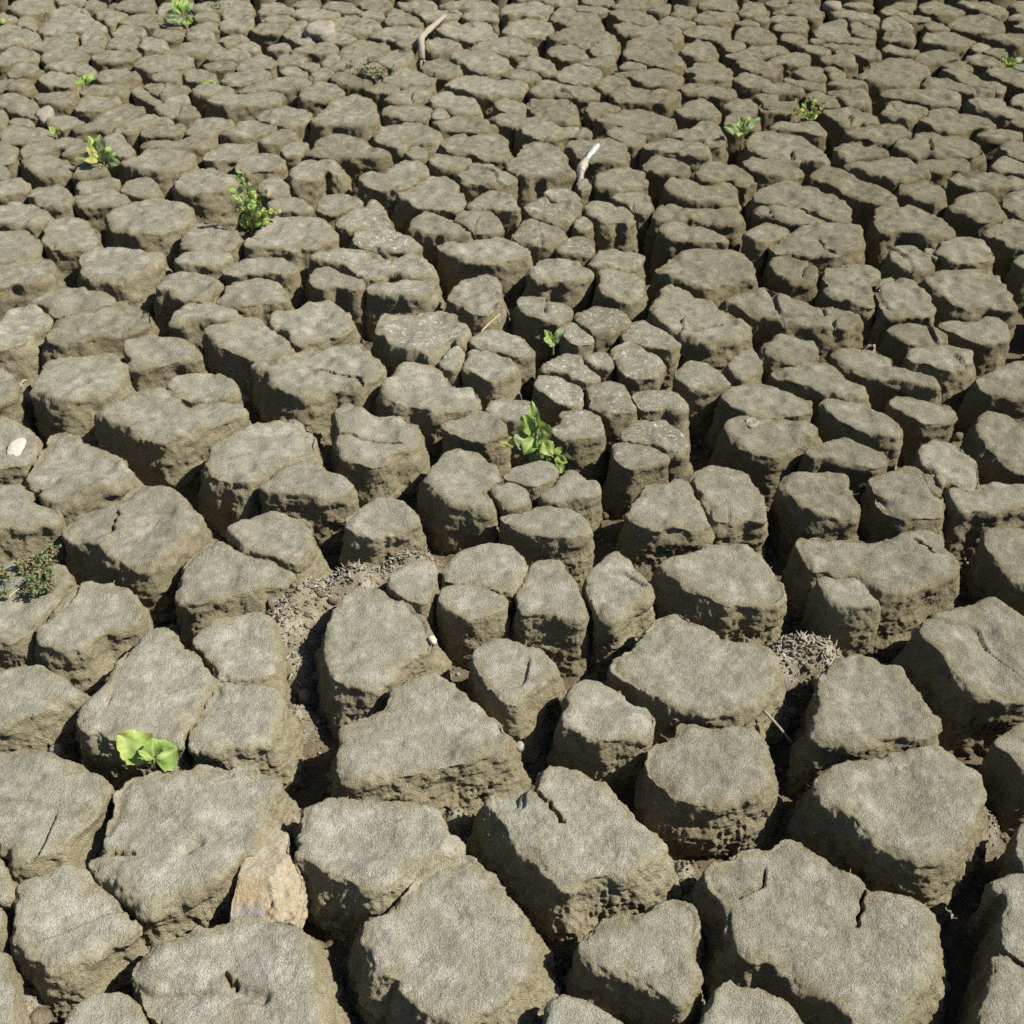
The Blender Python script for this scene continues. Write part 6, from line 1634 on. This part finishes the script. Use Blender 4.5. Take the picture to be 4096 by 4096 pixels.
def plant(name, c, r, base, leaves, label, zb=-0.09, mats=None, group=None, stems=None, r0=0.004, yoff=0.0, cat='weed', ws=1.0):
    """leaves: (x0, y0, x1, y1, width, depth offset of base, of tip, kind) in photo-tile units"""
    y0 = ground(G(c, r, *base), 0.0)[1] + 0.012 + yoff
    gb = upright(G(c, r, *base), y0)
    props = dict(label=label, category=cat)
    if group: props['group'] = group
    root = empty(name, tuple(gb), **props)
    scale = np.linalg.norm(gb-[0, 0, CAM_H])/F_PX*GPX
    for k, (x0, y0, x1, y1, w, d0, d1, kind) in enumerate(leaves):
        w *= ws
        a = upright(G(c, r, x0, y0), gb[1]+d0); b_ = upright(G(c, r, x1, y1), gb[1]+d1)
        mat = {'g': M_LEAF, 'd': M_LEAF_DARK, 'y': M_LEAF_YEL}[kind[0]]
        ax = b_-a
        vdir = (a+b_)/2-[0, 0, CAM_H]
        sd = np.cross(ax, vdir + [0, 0, -0.25*np.linalg.norm(vdir)])
        leaf(root, a, b_, w*scale, sd, mat, fold=0.3 if 'f' in kind else 0.18, shape='broad' if 'b' in kind else ('slim' if 's' in kind else 'oval'),
             tone=0.15+0.6*((k*37) % 10)/10, wear=0.7 if 'w' in kind else 0.15, petiole=0.12 if 'b' in kind else 0.16)
    for k, st in enumerate(stems or []):
        pts = [upright(G(c, r, x, y), gb[1]+d) for x, y, d in st]
        if k == 0: pts = [pts[0]+[0, 0.004, zb]] + pts
        stem(root, pts, r0, r0*0.5)
    return root

plant('seedling', 0, 2, (115, 192), [
    (116, 187, 89, 168, 25, 0, 0.03, 'gbw'), (116, 188, 135, 178, 24, 0.0, 0.02, 'gb'), (116, 187, 114.5, 170.5, 14, -0.006, 0.01, 'go'),
    (118, 188, 104, 180, 6, -0.01, -0.012, 'gof'), (113, 190, 99, 187, 7, -0.012, 0.0, 'do')],
    'broad-leaved bright green seedling with insect holes in the foreground crack', zb=-0.09, stems=[[(115, 193, 0), (116, 190, 0), (116, 186, 0)]], cat='seedling')

plant('weed', 2, 1, (22, 149), [
    (18, 137, 15, 110, 9, 0.02, 0.02, 'gof'), (18, 136, 7.5, 119, 11, 0.01, 0.0, 'go'), (17, 138, 8, 121, 12, 0, -0.02, 'go'), (19, 134, 31, 133, 14, 0.0, -0.03, 'gbw'),
    (17, 141, 1, 137, 17, 0.0, -0.02, 'db'), (19, 134, 9, 150, 11, 0.0, -0.04, 'go'), (21, 139, 31, 150, 11, 0.0, -0.03, 'gow'), (22, 140, 27, 139, 6, 0.0, 0.0, 'go'),
    (6, 139, -9, 142, 8, -0.01, -0.02, 'yw'), (31, 151, 38, 144, 5, 0, 0.01, 'go'), (31, 152, 42, 156, 7, 0, -0.02, 'go'), (33, 154, 38, 164, 8, 0, -0.02, 'go'),
    (20, 147, 15, 158, 9, 0, -0.02, 'do'), (24, 146, 25, 153, 6, 0, 0, 'do'), (13, 128, 4, 133, 7, 0.02, 0.02, 'dow'), (30, 153, 26, 155, 5, 0, 0, 'go')],
    'large drooping green weed growing from a crack in the middle of the field', zb=-0.08,
    ws=1.12, stems=[[(21, 149, 0), (18, 140, 0), (18, 130, 0), (17, 122, 0)], [(19, 139, 0), (24, 146, -0.01), (31, 152, -0.02)], [(20, 146, 0), (10, 148, -0.01), (1, 142, -0.01)]])

def bushy(name, c, r, base, tips, label, n, size, seed, kinds='gggd', zb=-0.08, lw=0.45, ll=8):
    """a weed of many small leaves along stems that end at the given tips"""
    rl = np.random.default_rng(seed)
    lv, st = [], []
    for tx, ty, dd in tips:
        mx = (base[0]+tx)/2 + rl.normal(0, 1.5)
        my = (base[1]+ty)/2 + rl.normal(0, 1.0)
        st.append([(base[0], base[1], 0), (mx, my, dd*0.5), (tx, ty, dd)])
        for i in range(n):
            u = (i+0.7)/n
            x = base[0]+(tx-base[0])*u; y = base[1]+(ty-base[1])*u
            an = rl.uniform(0, 6.28)
            l_ = ll*rl.uniform(0.7, 1.2)*(1.15-0.35*u)
            lv.append((x, y, x+l_*math.cos(an), y-l_*abs(math.sin(an))*0.75-l_*0.15, l_*lw*rl.uniform(0.8, 1.2), dd*u, dd*u+rl.uniform(-0.02, 0.02), kinds[rl.integers(len(kinds))]+'o'))
    return plant(name, c, r, base, lv, label, zb=zb, stems=st, r0=0.0028)

w = bushy('weed', 0, 0, (190, 173), [(183, 130, 0.02), (179, 143, 0), (184, 152, -0.02), (196, 147, 0.02), (211, 160, 0.03), (190, 140, 0.05), (200, 163, 0), (192, 158, -0.02)],
      'tall leafy green weed casting a shadow on the block to its left', 9, 1, 31, 'ggggyd', ll=8.5, lw=0.55)
plant('weed', 0, 0, (79, 126), [
    (77, 119, 67, 102, 8, 0, 0.03, 'go'), (77, 118, 75, 101, 6, 0, 0.02, 'df'), (76, 120, 65, 110, 7, 0, -0.01, 'yo'), (76, 119, 56, 120, 7, 0, -0.03, 'df'), (77, 121, 63, 121, 5, -0.01, -0.05, 'ys'),
    (79, 120, 83, 110, 6, 0, 0.03, 'go'), (80, 122, 87, 115, 5, 0, 0.02, 'do'), (80, 122, 91.5, 123, 6, 0, -0.02, 'do'), (79, 124, 88, 126, 4, 0, -0.02, 'yo'), (78, 124, 79, 113, 9, -0.02, -0.03, 'do'), (78, 125, 75, 127, 4, 0, -0.03, 'go')],
    'spiky yellow-green rosette weed between blocks at upper left', zb=-0.08, stems=[[(79, 127, 0), (78, 121, 0), (77, 116, 0)]])
plant('weed', 0, 0, (62, 68), [(62, 63, 56, 60, 4, 0, 0, 'go'), (63, 63, 66, 56, 4.5, 0, 0.04, 'go'), (64, 62, 71, 56, 4, 0, 0.03, 'go'), (62, 64, 61, 58, 3.5, 0, 0.02, 'go'), (63, 65, 68, 62, 3.5, 0, -0.02, 'go'), (61, 66, 57, 64, 4, 0, -0.02, 'do')],
    'small pale green weed in a crack near the far left', zb=-0.07, stems=[[(62, 70, 0), (63, 63, 0)]])
plant('weed', 0, 0, (43, 104), [(43, 103, 37, 95, 4.5, 0, 0.02, 'go'), (43, 104, 44, 98, 3.5, 0, 0.0, 'do')],
    'lone small bright leaf sprouting in a left-hand crack', zb=-0.05, stems=[[(43, 105, 0), (42, 101, 0)]])
plant('weed', 0, 0, (139, 19), [
    (138, 12, 131, -2, 8, 0, 0.05, 'gb'), (138, 11, 140, -3, 7, 0, 0.05, 'gb'), (137, 12, 124, 12, 8, 0, -0.02, 'db'), (138, 14, 126, 16, 5, 0, -0.05, 'do'), (139, 12, 146, 12, 6, 0, 0.0, 'do'),
    (139, 10, 146, 2, 4, 0, 0.05, 'do'), (139, 15, 146, 16, 6, 0, -0.03, 'go'), (139, 15, 141, 19, 5, 0, -0.05, 'go'), (138, 13, 134, 18, 5, 0, -0.04, 'do')],
    'broad-leaved green weed at the top edge of the field', zb=-0.08, stems=[[(139, 20, 0), (138, 12, 0), (138, 4, 0.02)]])
plant('weed', 0, 0, (158, 65), [(158, 64, 151, 61, 3, 0, 0, 'go'), (158, 64, 156, 60, 2.5, 0, 0.02, 'go'), (159, 64, 162, 60, 2.6, 0, 0.03, 'go'), (159, 64, 165, 60, 3, 0, 0.02, 'do'), (158, 64, 159, 60, 2.5, 0, 0.03, 'go')],
    'flat little tuft of green leaves between far left blocks', zb=-0.05)
plant('weed', 0, 0, (1, 19), [(1, 18, 3.5, 14, 3, 0, 0.03, 'go'), (1, 18, -3, 15, 3, 0, 0.02, 'go'), (1, 18, 1, 14, 2.5, 0, 0.05, 'go')],
    'tiny bright green weed cut by the left edge', zb=-0.04)
bushy('weed', 0, 0, (34, 14), [(33, 8, 0.02), (31, 10, 0), (35, 9, 0)], 'dusty dark little weed against a far left block', 3, 1, 5, 'd', zb=-0.05, ll=2.4)
bushy('weed', 0, 0, (164, 6), [(156, 4, 0.02), (160, 2, 0.04), (168, 2, 0.05), (172, 3, 0.03), (164, 3, 0)], 'dull grey-green weed mat on a block at the top', 4, 1, 6, 'd', zb=0.0, ll=2.6)
plant('weed', 2, 0, (173, 104), [(172, 99, 160, 96, 8, 0, -0.02, 'db'), (173, 97, 172, 88, 6, 0, 0.03, 'gb'), (173, 98, 180, 88, 5, 0, 0.02, 'gb'), (174, 97, 187.5, 89, 7, 0, 0.03, 'db'), (172, 100, 171, 103, 7, 0.0, -0.04, 'gb'), (174, 101, 179, 99, 4, 0, -0.02, 'go'), (173, 101, 175, 96, 4, 0, 0.0, 'gs')],
    'four-leaved green weed in a dark crack right of centre', zb=-0.09, stems=[[(173, 106, 0), (173, 97, 0)]])
bushy('weed', 3, 0, (31, 91), [(22, 77, 0.02), (28, 76, 0.04), (35, 74, 0.05), (42, 79, 0.04), (20, 85, -0.02), (26, 86, -0.03), (36, 84, 0.0)], 'bushy bright green weed at upper right behind a low block', 4, 1, 9, 'ggy', ll=5.5, lw=0.6)
plant('weed', 3, 0, (183, 52), [(183, 48, 176, 42, 3, 0, 0.04, 'yo'), (183, 49, 178, 45, 6, 0, -0.01, 'gb'), (183, 48, 184, 43, 5, 0, 0.0, 'gb'), (184, 48, 193, 43.5, 4, 0, 0.02, 'do'), (183, 50, 187, 47, 4, 0, -0.02, 'go'), (183, 51, 184, 47, 4, 0, -0.03, 'gb')],
    'small light green weed beside the right edge', zb=-0.08, stems=[[(183, 53, 0), (183, 48, 0)]])
plant('weed', 2, 1, (31, 68), [(31, 64, 24.5, 55.5, 5, 0, 0.02, 'gof'), (31, 65, 24, 62.5, 7, 0, -0.02, 'gb'), (32, 64, 39, 53, 5.5, 0, 0.03, 'db'), (31, 65, 29, 69, 5, 0, -0.03, 'do'), (31, 64, 32, 60, 4, 0, 0, 'go')],
    'two-leaved green sprout half shaded in a central crack', zb=-0.03, stems=[[(31, 68, 0.015), (31, 65, 0)]])

# creeping mats of tiny leaves
def mat_weed(label, c, r, spots, zt, seed, lsz, n_each, reds=0.12):
    rl = np.random.default_rng(seed)
    g0 = ground(G(c, r, *spots[0][:2]), zt)
    root = empty('creeping_weed', tuple(g0), label=label, category='weed')
    o0 = np.array(root.location)
    bags = [Bag(), Bag()]
    for sx, sy, rad in spots:
        p0 = ground(G(c, r, sx, sy), zt); sc = np.linalg.norm(p0-[0, 0, CAM_H])/F_PX*GPX
        rr = rad*sc
        for _ in range(max(2, int(rad*0.8))):
            a = rl.uniform(0, 6.28); e = p0+[math.cos(a)*rr, math.sin(a)*rr, rl.uniform(0.002, 0.02)]
            V, F = tube(smooth_line([p0+[0, 0, 0.003], (p0+e)/2+[0, 0, 0.012], e], 7), np.linspace(0.0016, 0.0009, 7), 5)
            link('stem', mesh_np('stem', V-o0, F, M_STEM_RED), root)
            for i in range(n_each):
                u = rl.uniform(0.1, 1.05); q_ = p0+(e-p0)*u+[0, 0, 0.012*math.sin(min(u, 1)*3.14)]
                q_ = q_+rl.normal(0, 0.003, 3)
                d = np.array([rl.normal(), rl.normal(), rl.uniform(0.1, 1.0)]); d /= np.linalg.norm(d)
                s_ = np.cross(d, rl.normal(size=3)); s_ /= np.linalg.norm(s_)
                l_ = lsz*rl.uniform(0.6, 1.3); nn = np.cross(d, s_)
                V = np.array([q_, q_+d*l_*0.35+s_*l_*0.28+nn*l_*0.06, q_+d*l_*0.75+s_*l_*0.24+nn*l_*0.06, q_+d*l_, q_+d*l_*0.75-s_*l_*0.24+nn*l_*0.06, q_+d*l_*0.35-s_*l_*0.28+nn*l_*0.06, q_+d*l_*0.5])
                F = np.array([(0, 1, 6), (1, 2, 6), (2, 3, 6), (3, 4, 6), (4, 5, 6), (5, 0, 6)])
                bags[int(rl.uniform() < reds)].add(V-o0, F, vein=0.0, wear=0.1, tone=rl.uniform(0, 1))
    link('foliage', bags[0].mesh('foliage', M_LEAF_DARK), root, kind='stuff')
    if bags[1].n:
        link('red_leaves', bags[1].mesh('red_leaves', M_STEM_RED), root, kind='stuff')
mat_weed('creeping small-leaved green weed spread over the block at the left edge', 0, 2,
         [(28, 50, 8), (32, 45, 8), (18, 41, 7), (24, 44, 7), (36, 42, 7), (42, 34, 5), (30, 58, 8), (33, 62, 7), (25, 62, 6), (35, 54, 7), (0, 47, 4), (4, 52, 5), (6, 66, 4), (22, 56, 5)], 0.004, 3, 0.0075, 26)
mat_weed('creeping reddish weed mat sprawling over far mud blocks', 1, 0,
         [(83, 54, 6), (88, 57, 6), (78, 56, 5), (71, 52, 4), (92, 55, 5), (87, 48, 4), (104, 56, 3), (97, 57, 4), (89, 61, 4)], 0.002, 4, 0.013, 8, 0.3)
print('total', time.time()-t0)
